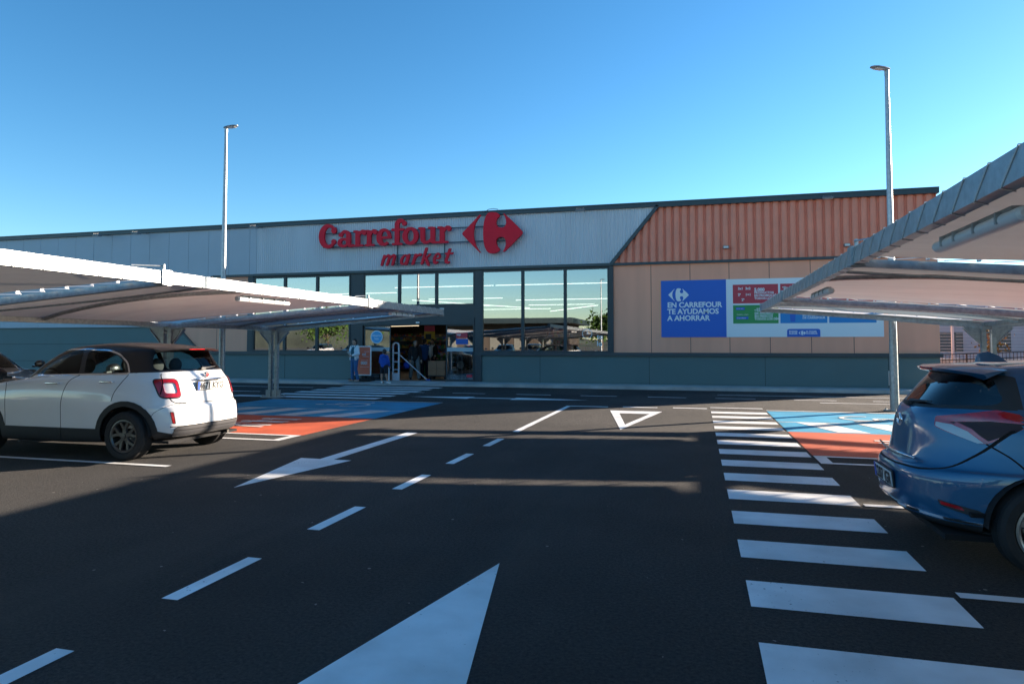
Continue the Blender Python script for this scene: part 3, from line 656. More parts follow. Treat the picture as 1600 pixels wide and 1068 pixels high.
for x0, x1, y, z, lb in ((-13.0, -8.4, 28.0, 4.1, 'strip light nearest the upper entrance windows'), (-8.3, -3.3, 28.0, 4.1, 'strip light nearest the right-hand windows, uppermost'),
        (-17.8, -13.6, 29.5, 4.0, 'strip light behind the left windows'), (-12.8, -9.0, 31.5, 3.8, 'second strip light seen through the entrance'), (-8.6, -3.3, 32.5, 3.75, 'second strip light behind the right-hand windows'),
        (-8.8, -5.2, 36.0, 3.7, 'third strip light behind the right-hand windows, short'), (-12.4, -8.0, 38.0, 3.6, 'deepest strip light above the aisle'), (-15.5, -10.5, 35.0, 3.65, 'strip light over the tills')):
    shop_light(x0, x1, y, y, z, lb)
for x0, x1, y0, y1, z, lb in ((-17.5, -13.4, 38, 38, 2.75, 'low strip light across the end of the entrance aisle'), (-16.8, -14.4, 41, 41, 2.95, 'deepest low strip light seen through the doorway'), (-15.6, -13.0, 35, 39.5, 2.9, 'slanting low strip light seen through the doorway'), (-17.0, -14.8, 36, 35, 2.6, 'short low strip light left in the doorway view')):
    shop_light(x0, x1, y0, y1, z, lb)
shop_light(-12.6, -9.0, 29, 37, 3.6, 'slanting strip light running into the shop')
shop_light(-7.4, -4.2, 35, 30, 3.3, 'slanting strip light behind the right-hand windows')
def prod_mat(name, sc, cols):
    m = bpy.data.materials.new(name); m.use_nodes = True; nt = m.node_tree; b = nt.nodes['Principled BSDF']; L = nt.links; N = nt.nodes.new
    tc = N('ShaderNodeTexCoord'); v = N('ShaderNodeTexVoronoi'); v.inputs['Scale'].default_value = sc; v.distance = 'CHEBYCHEV'
    L.new(tc.outputs['Object'], v.inputs['Vector']); r = N('ShaderNodeValToRGB'); r.color_ramp.interpolation = 'CONSTANT'
    while len(r.color_ramp.elements) < len(cols): r.color_ramp.elements.new(0.5)
    for i, c in enumerate(cols): r.color_ramp.elements[i].position = i / len(cols); r.color_ramp.elements[i].color = (*c, 1)
    sp = N('ShaderNodeSeparateColor'); L.new(v.outputs['Color'], sp.inputs[0]); L.new(sp.outputs[0], r.inputs[0]); L.new(r.outputs[0], b.inputs['Base Color']); b.inputs['Roughness'].default_value = 0.5
    return m
m_prod = prod_mat('shelf_products', 7, [(0.4, 0.05, 0.03), (0.45, 0.3, 0.04), (0.05, 0.2, 0.06), (0.3, 0.28, 0.25), (0.1, 0.06, 0.04), (0.04, 0.08, 0.3), (0.35, 0.14, 0.03)])
m_shelf = mat('shelf_metal', (0.1, 0.1, 0.1), 0.5, 0.3)
def shelf(x, y, w, d, h, lb):
    t = thing('shop_shelf', lb, 'shelf', (x, y, 0.11), 0, 'stocked shelves inside the shop')
    g = MB(); g.box(-w / 2, w / 2, 0, 0.04, 0, h)
    for sx in (-1, 1): g.box(sx * w / 2 - 0.02, sx * w / 2 + 0.02, -d / 2, d / 2, 0, h)
    k = 0
    zs = [i * h / 5 + 0.08 for i in range(5)]
    for z in zs: g.box(-w / 2 + .02, w / 2 - .02, -d / 2, 0, z, z + 0.03)
    g.build('frame', m_shelf, t)
    rr = random.Random(int(x * 10 + y))
    p = MB()
    for z in zs:
        xx = -w / 2 + .05
        while xx < w / 2 - .15:
            ww = rr.uniform(.08, .22); p.box(xx, xx + ww * .93, -d / 2 + .03, -0.05, z + .035, z + .035 + rr.uniform(.12, h / 5 - .07)); xx += ww
    p.build('goods', m_prod, t)
for x, y, w, h, lb in ((-16.5, 30.5, 3.6, 1.9, 'stocked shelf behind the left windows'), (-16.2, 39.5, 4.6, 2.1, 'stocked shelf at the end of the entrance aisle'), (-15.6, 35.0, 1.6, 1.9, 'stocked shelf left of the entrance aisle'),
        (-12.6, 33.6, 1.7, 1.9, 'stocked shelf right of the entrance aisle'), (-5.2, 30.0, 3.4, 1.7, 'stocked shelf behind the right-hand windows'), (-6.6, 37.5, 3.0, 2.2, 'rear stocked shelf behind the right-hand windows')):
    shelf(x, y, w, 0.8, h, lb)
yel = mat('yellow_board', (0.5, 0.33, 0.02), 0.6)
t = thing('hanging_sign', 'yellow promotional board with red header hanging over the aisle', 'sign', (-12.95, 32.0, 0))
MB().box(-0.28, 0.28, -0.02, 0.02, 1.72, 2.22).build('yellow_board', yel, t); MB().box(-0.28, 0.28, -0.022, 0.022, 2.222, 2.5).build('red_header', red_v, t)
MB().box(-0.2, 0.1, -0.026, -0.021, 1.82, 2.1).build('dark_picture', black_pl, t); MB().bar((0, 0, 2.5), (0, 0, 4.75), 0.02, 0.02, (0, 1, 0)).build('hanger', black_pl, t)
t = thing('produce_crate_stand', 'green produce stand inside the entrance', 'produce stand', (-11.9, 30.6, 0.11))
grn = mat('leafy_produce', (0.04, 0.16, 0.03), 0.8, var=0.8, vscale=9, bump=0.6, bscale=12)
MB().box(-0.7, 0.7, -0.4, 0.4, 0, 0.75, 0.02).build('stand_body', mat('green_stand', (0.01, 0.10, 0.04), 0.5), t)
g = MB()
for k in range(26): g.sphere((rnd.uniform(-.62, .62), rnd.uniform(-.32, .32), 0.80 + rnd.uniform(0, .14)), rnd.uniform(.06, .11), 8)
g.build('produce', grn, t)
# ---------------------------------------------------------------- parking canopies
m_tubew = mat('tube_light_casing', (0.62, 0.64, 0.66), 0.35)
ZE, ZV = 2.48, 2.10        # fabric heights at the free edge and at the valley
def canopy(xv, xn, xf, label, y_far=18.2):
    c = thing('parking_canopy', label, 'canopy', (xv, 0, 0))
    posts = [18.0, 13.7, 7.7, 1.7, -4.3, -10.3]
    P = lambda nm, m, g, par=c, **k: g.build(nm, m, par, **k)
    for y in posts:
        g = MB()
        for s in (-1, 1):
            g.box(s * 0.10 - 0.048, s * 0.10 + 0.048, y - 0.06, y + 0.06, 0.02, 2.01, 0.008)
        for zz in (.5, 1.2, 1.85): g.box(-.06, .06, y - .04, y + .04, zz, zz + .03)
        po = P('post', galv, g)
        g = MB(); g.box(-0.30, 0.30, y - 0.2, y + 0.2, 0.0, 0.03); g.box(-0.24, 0.24, y - 0.03, y - .01, 0.03, 0.22); g.box(-0.24, 0.24, y + 0.01, y + .03, 0.03, 0.22)
        for s in (-1, 1):
            for q in (-1, 1): g.lathe([(0, 0.075), (0.025, 0.075), (0.025, 0.03)], 8, 'z', (s * 0.26, y + q * 0.15, 0))
        P('base_plate', galv, g, po)
        g = MB()
        for s in (-1, 1):
            g = MB(); g.prism([(s * 0.15, 1.62), (s * 0.15, 2.02), (s * 0.50, 2.02), (s * 0.48, 1.96)], 0.02, lambda u, v, w, y=y: (u, y - .01 + w, v)); g.bar((s * .155, y, 1.60), (s * .49, y, 1.95), .09, .015)
            P('gusset', galv, g, po)
    g = MB(); g.bar((0, -12.2, 2.06), (0, y_far, 2.06), 0.16, 0.10); P('valley_beam', galv, g)
    for xe in (xn - xv, xf - xv):
        s = 1 if xe > 0 else -1
        A = abs(xe)
        # free-edge beam with lacing bands
        g = MB(); g.bar((xe, -12.2, 2.50), (xe, y_far, 2.50), 0.10, 0.165)
        eb = P('edge_beam', galv, g)
        g = MB(); pts = []; y = -12.0
        while y < y_far - 0.4:            # one rope wound round the beam
            for q, (dx, dz) in enumerate(((-.054, -.087), (-.054, .087), (.054, .087), (.054, -.087))): pts.append((xe + dx * (1 if s > 0 else -1), y + (0.02 * q if q < 3 else .26), 2.5 + dz))
            y += 0.36
        g.tube(pts, 0.0045, 4)
        P('lacing_rope', galv_paint, g, eb)
        for y in (1.7, 7.7, 13.7):
            g = MB()
            g.box(xe - 0.07, xe + 0.07, y - 0.09, y + 0.09, 2.40, 2.60); g.tube([(xe, y, 2.59), (xe, y, 2.68)], 0.02, 6)
            g.tube([(xe - .02, y, 2.66), (xe - s * 0.05, y - 0.5, 2.62)], 0.008, 4); g.box(xe - .1, xe + .1, y - .03, y + .03, 2.385, 2.401)
            P('beam_joint', galv, g, eb)
        MB().box(xe - .065, xe + .065, y_far, y_far + .02, 2.38, 2.62).build('end_plate', galv, eb)
        for y in posts:
            g = MB(); n = 8; pts = []
            for i in range(n + 1):
                t = i / n; x = xe * t; pts.append((x, y, 1.99 + (2.43 - 1.99) * t ** 0.85))
            hh = lambda i: (0.13 - 0.05 * i / n) / 2
            g.grid([[(p[0], p[1] + a * .045, p[2] + b * hh(i)) for a, b in ((-1, -1), (1, -1), (1, 1), (-1, 1))] for i, p in enumerate(pts)], True)
            P('arm', galv, g)
        # fabric: (y, dz) sections between gaps
        bays = [[(17.62, -.02), (17.9, .03), (18.16, -.03)],
                [(13.86, 0.02), (14.15, 0.0), (14.45, -0.05), (15.2, 0.05), (16.2, 0.10), (17.42, 0.0)],
                [(7.86, 0.02), (8.2, 0.0), (8.55, -0.05), (9.4, 0.10), (10.4, 0.20), (10.5, 0.20), (11.5, 0.10), (12.5, 0.04), (13.52, 0.0)],
                [(1.86, 0.02), (2.2, 0.0), (2.55, -0.05), (3.4, 0.10), (4.4, 0.20), (4.5, 0.20), (5.5, 0.10), (6.5, 0.04), (7.52, 0.0)],
                [(-4.14, 0.02), (-3.8, 0.0), (-3.45, -0.05), (-2.6, 0.10), (-1.6, 0.20), (-1.5, 0.20), (-.5, 0.10), (.5, 0.04), (1.52, 0.0)],
                [(-12.1, 0.0), (-11.5, -.03), (-10.1, .06), (-8, .18), (-6.5, .08), (-4.48, 0)]]
        for sec in bays:
            y0, y1 = sec[0][0], sec[-1][0]
            ys = []
            for i in range(len(sec) - 1):
                m_ = max(1, int((sec[i + 1][0] - sec[i][0]) / 0.3))
                for j in range(m_):
                    t = j / m_; tt = t * t * (3 - 2 * t)
                    ys.append((sec[i][0] + (sec[i + 1][0] - sec[i][0]) * t, sec[i][1] + (sec[i + 1][1] - sec[i][1]) * tt))
            ys.append(sec[-1])
            N = 22; rows = []
            for y, dz in ys:
                v = (y - y0) / (y1 - y0)
                sc = math.sin(PI * v) ** 0.8                      # scalloped valley edge
                x_in = 0.03 + 0.22 * abs(2 * v - 1) ** 9 if y1 - y0 > 1 else 0.1
                row = []
                for i in range(N + 1):
                    u = i / N; x = x_in + (A - 0.02 - x_in) * u
                    base = ZV + (ZE - ZV) * ((x / A) ** 0.9)
                    sag = math.sin(PI * u) ** 0.7
                    wr = 0.006 * math.sin(9 * y + 3 * x) * sag
                    # side edges are slightly hollow
                    yy = y + (0.10 * sag * (1 - 2 * v)) * (abs(1 - 2 * v) ** 4)
                    row.append((s * x, yy, base + dz * (sag + 0.35 * u * (1 - sag)) + wr))
                rows.append(row)
            g = MB(); g.grid(rows); g.build('fabric_panel', fabric, c, smooth='all')
            # ribs under the kinks
            g = MB()
            for (y, dz), rr in ((sec[2] if len(sec) > 3 else sec[1], 0.018),) + (((sec[4], 0.035),) if len(sec) > 5 else ()):
                pts = []
                for i in range(13):
                    u = i / 12; x = 0.1 + (A - 0.12) * u
                    base = ZV + (ZE - ZV) * ((x / A) ** 0.9); uu = (x - .03) / (A - .05); sag = math.sin(PI * max(0, min(1, uu))) ** 0.7
                    pts.append((s * x, y, base + dz * (sag + 0.35 * u * (1 - sag)) - rr - 0.012))
                g.tube(pts, rr, 8)
            g.build('fabric_rib', galv, c, smooth=True)
        # lacing across the gaps
        for ya, yb in ((17.42, 17.62), (13.52, 13.86), (7.52, 7.86), (1.52, 1.86)):
            g = MB(); x = 0.5; k = 0
            pts = []
            while x < A - 0.1:
                base = ZV + (ZE - ZV) * ((x / A) ** 0.9)
                pts.append((s * x, (ya + 0.06) if k % 2 else (yb - 0.06), base + 0.02)); x += 0.22; k += 1
            g.tube(pts, 0.005, 4)
            for q, p in enumerate(pts):
                if q % 2: g.box(p[0] - .012, p[0] + .012, p[1] - .05, p[1] + .0, p[2] - .03, p[2] + .02)
            g.build('lacing', galv_paint, c)
    return c
cl = canopy(-12.3, -7.0, -17.6, 'white fabric butterfly canopy over the left-hand bays with the white car')
cr = canopy(6.45, 1.6, 11.3, 'white fabric butterfly canopy over the right-hand bays with the blue car')
def canopy_light(x, y, rx, label):
    t = thing('canopy_tube_light', label, 'tube light', (x, y, 2.33), 0, 'tube lights under the canopy edge beams')
    g = MB(); rows = []
    for yy, k in ((-0.72, 0.6), (-0.70, 1), (0.70, 1), (0.72, 0.6)):
        rows.append([(k * 0.055 * math.cos(a) * 1.0, yy, k * 0.045 * math.sin(a)) for a in [2 * PI * i / 14 for i in range(14)]])
    v = g.grid(rows, True); g.bm.faces.new(v[0]); g.bm.faces.new(v[-1])
    g.build('casing', m_tubew, t, smooth=True)
    g = MB()
    for yy in (-0.45, -.1, .25, 0.5): g.box(-0.062, 0.062, yy - .012, yy + .012, -0.02, 0.05)
    g.box(-.03, .03, -.6, .6, 0.04, 0.062); g.build('clips', galv, t)
    return t
for x, y, lb in ((-7.18, 15.9, 'tube light at the shaded far tip of the left canopy beam'), (-7.18, 10.2, 'sunlit tube light midway along the left canopy beam'), (-7.18, 4.35, 'tube light at the left picture edge under the left canopy beam'),
                 (1.78, 10.9, 'smaller looking tube light farther along the right canopy beam'), (1.78, 5.1, 'large near tube light under the right canopy beam')):
    canopy_light(x, y, 0, lb)

# ---------------------------------------------------------------- lamp posts
def lamp_post(x, y, label, headrot, h=8.25, group='tall car park lamp posts'):
    t = thing('lamp_post', label, 'lamp post', (x, y, 0), headrot, group)
    g = MB(); g.lathe([(0.10, 0.02), (0.095, 0.5), (0.045, h), (0, h)], 20, 'z'); g.build('pole', galv, t, smooth=True)
    g = MB(); g.box(-.17, .17, -.17, .17, 0, 0.025)
    for a in (-1, 1):
        for b in (-1, 1): g.lathe([(0, .07), (.018, .07), (.018, .02)], 8, 'z', (a * .13, b * .13, 0))
    g.build('base_plate', galv, t)
    g = MB(); g.box(-0.055, 0.055, -0.103, -0.093, 0.6, 0.95); g.build('service_hatch', galv_paint, t)
    g = MB()
    g.tube([(0, 0, h - 0.10), (0.0, 0, h + 0.065)], 0.052, 12)
    prof = [(-0.07, 0.05, 0.03), (0.0, 0.085, 0.045), (0.12, 0.10, 0.05), (0.34, 0.11, 0.035), (0.46, 0.08, 0.02), (0.50, 0.02, 0.012)]
    rows = [[(px_, w * ca, h + 0.05 + th * (sa if sa > 0 else sa * 0.3)) for ca, sa in [(math.cos(2 * PI * k / 16), math.sin(2 * PI * k / 16)) for k in range(16)]] for px_, w, th in prof]
    v = g.grid(rows, True); g.bm.faces.new(v[0]); g.bm.faces.new(v[-1])
    hd = g.build('lamp_head', galv, t, smooth=True)
    MB().box(0.14, 0.38, -0.07, 0.07, h + 0.018, h + 0.026).build('lens', m_lens, hd)
    return t
lp1 = lamp_post(-14.05, 17.9, 'tall lamp post behind the white car, crossing the silver fascia', R(-12))
lp2 = lamp_post(4.55, 18.25, 'tall lamp post by the right-hand blue bay, in front of the copper fascia', R(215))

# ---------------------------------------------------------------- place beyond the right end of the shop
m_blackrail = mat('black_railing', (0.015, 0.017, 0.02), 0.5, 0.3)
rl = thing('ramp_railing', 'black vertical-bar railing along the ramp right of the shop', 'railing', (0, 0, 0))
g = MB()
def rail_run(p0, p1, zb0, zb1, n):
    v0, v1 = Vector(p0 + (0,)), Vector(p1 + (0,))
    for hh in (1.0, 0.78, 0.12): g.bar((p0[0], p0[1], zb0 + hh), (p1[0], p1[1], zb1 + hh), 0.035, 0.035)
    for i in range(n + 1):
        t = i / n; x = p0[0] + (p1[0] - p0[0]) * t; y = p0[1] + (p1[1] - p0[1]) * t; z = zb0 + (zb1 - zb0) * t
        w = 0.025 if i % 8 == 0 else 0.008
        g.box(x - w, x + w, y - w, y + w, z + (0 if i % 8 == 0 else .12), z + 1.0 - (0 if i % 8 == 0 else .02))
rail_run((8.4, 31.0), (13.0, 30.2), 0.12, 0.35, 40); rail_run((13.0, 30.2), (17.5, 30.6), 0.35, 0.75, 40)
g.build('rails_and_bars', m_blackrail, rl)
tag(MB().box(8.2, 19, 30.9, 34, 0, 0.12).box(12, 19, 31.2, 34, 0.121, 0.5).build('ramp', conc), kind='structure')
wf = thing('white_fence', 'tall white panel fence with posts behind the ramp', 'fence', (0, 38, 0))
g = MB(); x = 8.6
while x < 26:
    for k in range(13): g.box(x + .06, x + 1.74, -0.01, 0.01, 0.9 + k * .15, 0.9 + k * .15 + .022)
    x += 1.8
fence_m = mat('fence_white', (0.42, 0.50, 0.56), 0.6)
g.build('slats', fence_m, wf)
x = 8.5
while x < 26.5: MB().box(x - .05, x + .05, -.05, .05, 0, 2.75).build('fence_post', fence_m, wf); x += 1.8
wl_ = tag(MB().box(8.0, 34, 38.3, 38.6, 0, 0.85).build('boundary_wall', mat('pale_wall', (0.34, 0.34, 0.33), 0.8, var=0.1, vscale=1)), 'low pale wall under the white fence', 'wall')
bk = thing('background_building', 'pale low building with pink sign beyond the fence', 'building', (22, 60, 0))
MB().box(-8, 14, 0, 10, 0, 5).build('wall', mat('far_wall', (0.35, 0.38, 0.42), 0.7, var=0.15, vscale=.5), bk)
MB().box(-1.5, 5.5, -0.1, -0.02, 3.0, 4.4).build('pink_sign', mat('pink_sign', (0.5, 0.2, 0.22), 0.6), bk)
for k in range(6): MB().box(-7 + k * 3.2, -5.4 + k * 3.2, -0.05, -0.001, 1.0, 2.5).build('window', mat('far_window', (0.05, 0.07, 0.09), 0.1) if k == 0 else bpy.data.materials['far_window'], bk)
m_leaf = mat('leaves', (0.05, 0.10, 0.02), 0.75, var=0.5, vscale=1.3, spec=0.2); m_bark = mat('bark', (0.12, 0.085, 0.06), 0.9, bump=0.5, bscale=20)
m_leaf2 = mat('dry_leaves', (0.13, 0.10, 0.03), 0.75, var=0.5, vscale=1.3, spec=0.2)
def tree(x, y, h, r, label, m=m_leaf, n=900, group=None, leaf=0.14, conic=False, seed=1):
    rr = random.Random(seed)
    t = thing('tree', label, 'tree', (x, y, 0), 0, group)
    g = MB(); g.tube([(0, 0, 0), (0.03 * h, 0, h * .3), (0, .02 * h, h * .62), (0.01, 0, h * .85)], [h * .028, h * .02, h * .013, h * .004], 8)
    cl_ = []
    for k in range(9):
        a = rr.uniform(0, 2 * PI); z = h * rr.uniform(.45, .85); q = r * rr.uniform(.4, .8) * (1.3 - z / h if conic else 1)
        e = Vector((math.cos(a) * q, math.sin(a) * q, z + h * .08)); g.tube([(0, 0, z - h * .12), e * .5 + Vector((0, 0, z * .45)), e], [h * .01, h * .007, h * .002], 5); cl_.append(e)
    g.build('trunk', m_bark, t)
    g = MB(); bm = g.bm
    cl_ += [Vector((rr.gauss(0, r * .3), rr.gauss(0, r * .3), h * rr.uniform(.5, .97))) for _ in range(8)]
    for i in range(n):
        c = rr.choice(cl_); s_ = r * .33 * (1.15 - c.z / h * .6 if conic else 1)
        p = c + Vector((rr.gauss(0, s_), rr.gauss(0, s_), rr.gauss(0, s_ * .8)))
        if p.z < h * .28: continue
        d = Vector((rr.gauss(0, 1), rr.gauss(0, 1), rr.gauss(0, 1))).normalized(); e = d.orthogonal().normalized(); f = d.cross(e); L_ = leaf * rr.uniform(.6, 1.4)
        bm.faces.new([bm.verts.new(p + e * L_), bm.verts.new(p + f * L_ * .6), bm.verts.new(p - e * L_), bm.verts.new(p - f * L_ * .6)])
    g.build('crown', m, t, recalc=False)
    return t
tree(12.6, 35.0, 2.5, 0.5, 'slim young tree with brownish leaves before the white fence', m_leaf2, 350, leaf=0.07, seed=5)
tree(30, 50, 6, 2.6, 'round green tree far right beyond the fence', seed=6)
hl_m = mat('far_hills', (0.07, 0.085, 0.06), 0.95, var=0.4, vscale=0.05)
g = MB(); rr_ = random.Random(4); rows = [[], []]
for i in range(120):
    a = PI + PI * i / 119; R0 = 260; h = 11 + 5 * math.sin(i * .21) + 3 * math.sin(i * .53 + 1) + rr_.uniform(-.6, .6)
    rows[0].append((R0 * math.cos(a), R0 * math.sin(a), -1)); rows[1].append(((R0 + 60) * math.cos(a), (R0 + 60) * math.sin(a), h))
g.grid(rows); tag(g.build('hills', hl_m), kind='structure')
# things in front of the shop, behind the photographer, seen mirrored in the windows
for i, (x, y, h, r, lb) in enumerate(((-11.5, -34, 5.2, 2.0, 'bushy tree across the car park, right of the low hall'), (-9.2, -33, 7.8, 1.2, 'tall narrow tree across the car park'), (-40, -40, 6, 3, 'broad tree across the car park, far side of the hall'), (-52, -38, 6, 3, 'leftmost broad tree across the car park'))):
    tree(x, y, h, r, lb, n=1400, leaf=.22, group='trees across the car park', seed=20 + i)
hl = thing('low_hall', 'long dark flat-roofed hall across the car park', 'building', (-26, -44, 0))
MB().box(-9, 9, -6, 6, 0, 4.3).build('wall', mat('hall_wall', (0.07, 0.055, 0.045), 0.8, var=0.2, vscale=.4), hl); MB().box(-11, 10.5, -7, 8, 4.301, 5.0).build('roof', dark_trim, hl)
for k in range(5): MB().box(-8 + k * 3.4, -6 + k * 3.4, 6.0, 6.05, 0.8, 3.2).build('window', mat('hall_window', (0.2, 0.2, 0.18), 0.3) if k == 0 else bpy.data.materials['hall_window'], hl)
copy_tree(lp2, 'lamp post across the car park seen mirrored in the windows', (-9.6, -20, 0), R(20))
# ---------------------------------------------------------------- cars
def cr1(P, t):
    """Catmull-Rom on a list of tuples, t in [0, n-1]"""
    n = len(P); i = min(int(t), n - 2); f = t - i
    p0 = P[max(i - 1, 0)]; p1 = P[i]; p2 = P[i + 1]; p3 = P[min(i + 2, n - 1)]
    out = []
    for a, b, c, d in zip(p0, p1, p2, p3):
        v = 0.5 * ((2 * b) + (-a + c) * f + (2 * a - 5 * b + 4 * c - d) * f * f + (-a + 3 * b - 3 * c + d) * f ** 3)
        lo, hi = min(b, c), max(b, c); m_ = (hi - lo) * 0.12 + 1e-4
        out.append(max(lo - m_, min(hi + m_, v)))
    return out
def plan_half(xr, xf, w, nr, nf, K):
    """points from rear centre round the -y side to the front centre, evenly spaced along the outline"""
    xc = (xr + xf) / 2 + 0.0; pts = []
    for i in range(401):
        a = PI * i / 400           # 0 rear .. PI front
        c, s_ = -math.cos(a), math.sin(a)
        n = nr if c < 0 else nf
        L_ = (xc - xr) if c < 0 else (xf - xc)
        pts.append((xc + L_ * math.copysign(abs(c) ** (2 / n), c), -w * abs(s_) ** (2 / n)))
    d = [0]
    for i in range(1, 401): d.append(d[-1] + math.hypot(pts[i][0] - pts[i - 1][0], pts[i][1] - pts[i - 1][1]))
    # keep the same share of points for end faces and sides at all levels
    out = []; j = 0
    for k in range(K + 1):
        t = d[-1] * k / K
        while j < 399 and d[j + 1] < t: j += 1
        f = (t - d[j]) / max(1e-9, d[j + 1] - d[j])
        out.append((pts[j][0] + (pts[j + 1][0] - pts[j][0]) * f, pts[j][1] + (pts[j + 1][1] - pts[j][1]) * f))
    return out
def car_shell(levels, K=110, sub=5, wtaper=None):
    """levels: (z_rear, z_mid, z_front, x_rear, x_front, half_width, n_rear, n_front)"""
    bm = bmesh.new(); rows = []
    n = len(levels)
    for i in range((n - 1) * sub + 1):
        L_ = cr1(levels, i / sub)
        zr, zm, zf, xr, xf, w, nr, nf = L_
        if w < 0.004: w = 0.004
        row = []
        for x, y in plan_half(xr, xf, w, nr, nf, K):
            u = (x - xr) / (xf - xr) * 2 - 1
            z = zm + (zr - zm) * (u * u if u < 0 else 0) + (zf - zm) * (u * u if u > 0 else 0)
            yy = y * (wtaper(x, z) if wtaper else 1)
            row.append(bm.verts.new((x, yy, z)))
        rows.append(row)
    for a, b in zip(rows, rows[1:]):
        for j in range(K):
            try: bm.faces.new((a[j], a[j + 1], b[j + 1], b[j]))
            except ValueError: pass
    bmesh.ops.remove_doubles(bm, verts=bm.verts, dist=0.0006)
    bm.normal_update()
    return bm
def pip(x, y, P):
    c = False; j = len(P) - 1
    for i in range(len(P)):
        if (P[i][1] > y) != (P[j][1] > y) and x < (P[j][0] - P[i][0]) * (y - P[i][1]) / (P[j][1] - P[i][1]) + P[i][0]: c = not c
        j = i
    return c
def rounded(P, r, n=4):
    out = []; m_ = len(P)
    for i in range(m_):
        p0, p1, p2 = Vector(P[i - 1]), Vector(P[i]), Vector(P[(i + 1) % m_])
        a = (p0 - p1); b = (p2 - p1); ra = min(r, a.length * .45, b.length * .45)
        s_, e = p1 + a.normalized() * ra, p1 + b.normalized() * ra
        for k in range(n + 1):
            t = k / n; q = s_ * (1 - t) ** 2 + p1 * 2 * t * (1 - t) + e * t * t; out.append((q.x, q.y))
    return out
def stamp(bm, P, d, idx, filt=None):
    """cut outline P (u,z) seen along horizontal direction d into the shell and give the faces inside material idx"""
    d = Vector(d).normalized(); U = Vector((-d.y, d.x, 0)); Z = Vector((0, 0, 1))
    if abs(U.dot(Vector((1, 0, 0)))) > 0.5 and U.x < 0: U = -U
    if abs(U.x) <= 0.5 and U.y < 0: U = -U
    us = [p[0] for p in P]; zs = [p[1] for p in P]
    u0, u1, z0, z1 = min(us) - .01, max(us) + .01, min(zs) - .01, max(zs) + .01
    def ok(f):
        return f.normal.dot(d) < -0.02 and (filt is None or filt(f.calc_center_median()))
    def inbox(f):
        cu = [v.co.dot(U) for v in f.verts]; cz = [v.co.z for v in f.verts]
        return max(cu) > u0 and min(cu) < u1 and max(cz) > z0 and min(cz) < z1
    F = [f for f in bm.faces if ok(f) and inbox(f)]
    for i in range(len(P)):
        a = P[i]; b = P[(i + 1) % len(P)]
        if math.hypot(a[0] - b[0], a[1] - b[1]) < 1e-5: continue
        A = U * a[0] + Z * a[1]; B = U * b[0] + Z * b[1]
        no = (B - A).cross(d)
        if no.length < 1e-9: continue
        lo_u, hi_u, lo_z, hi_z = min(a[0], b[0]) - .004, max(a[0], b[0]) + .004, min(a[1], b[1]) - .004, max(a[1], b[1]) + .004
        loc = []; rest = []
        for f in F:
            cu = [v.co.dot(U) for v in f.verts]; cz = [v.co.z for v in f.verts]
            (loc if max(cu) > lo_u and min(cu) < hi_u and max(cz) > lo_z and min(cz) < hi_z else rest).append(f)
        if not loc: continue
        geom = loc + list({e for f in loc for e in f.edges}) + list({v for f in loc for v in f.verts})
        r = bmesh.ops.bisect_plane(bm, geom=geom, dist=1e-5, plane_co=A, plane_no=no.normalized())
        F = rest + [g for g in r['geom'] if isinstance(g, bmesh.types.BMFace)]
    F = [f for f in set(F) if f.is_valid]
    for f in F:
        c = f.calc_center_median()
        if pip(c.dot(U), c.z, P): f.material_index = idx
def extract(bm, idx):
    n = bmesh.new(); m_ = {}
    for f in bm.faces:
        if f.material_index == idx:
            vs = []
            for v in f.verts:
                if v.index not in m_: m_[v.index] = n.verts.new(v.co)
                vs.append(m_[v.index])
            try: n.faces.new(vs)
            except ValueError: pass
    n.normal_update(); return n
def puff(n, d):
    """lift a patch off the surface by d with closed rims"""
    n.normal_update()
    nr = {v: v.normal.copy() for v in n.verts}
    ed = [e for e in n.edges if len(e.link_faces) == 1]
    low = {}
    for e in ed:
        for v in e.verts:
            if v not in low: low[v] = n.verts.new(v.co - nr[v] * 0.004)
    for v, q in nr.items(): v.co = v.co + q * d
    for e in ed:
        a, b = e.verts
        try: n.faces.new((a, b, low[b], low[a]))
        except ValueError: pass
def mirror_join(n):
    g = bmesh.ops.duplicate(n, geom=n.verts[:] + n.edges[:] + n.faces[:])
    vs = [q for q in g['geom'] if isinstance(q, bmesh.types.BMVert)]; fs = [q for q in g['geom'] if isinstance(q, bmesh.types.BMFace)]
    for v in vs: v.co.y = -v.co.y
    bmesh.ops.reverse_faces(n, faces=fs)
    bmesh.ops.remove_doubles(n, verts=n.verts, dist=0.003)
def to_obj(n, name, m, parent, smooth=True, mirror=False):
    if mirror:
        for v in n.verts: v.co.y = -v.co.y
        bmesh.ops.reverse_faces(n, faces=n.faces)
    me = bpy.data.meshes.new(name); n.to_mesh(me); n.free(); me.materials.append(m)
    if smooth:
        me.polygons.foreach_set('use_smooth', [True] * len(me.polygons)); me.set_sharp_from_angle(angle=R(42))
    o = bpy.data.objects.new(name, me); link(o); o.parent = parent; return o
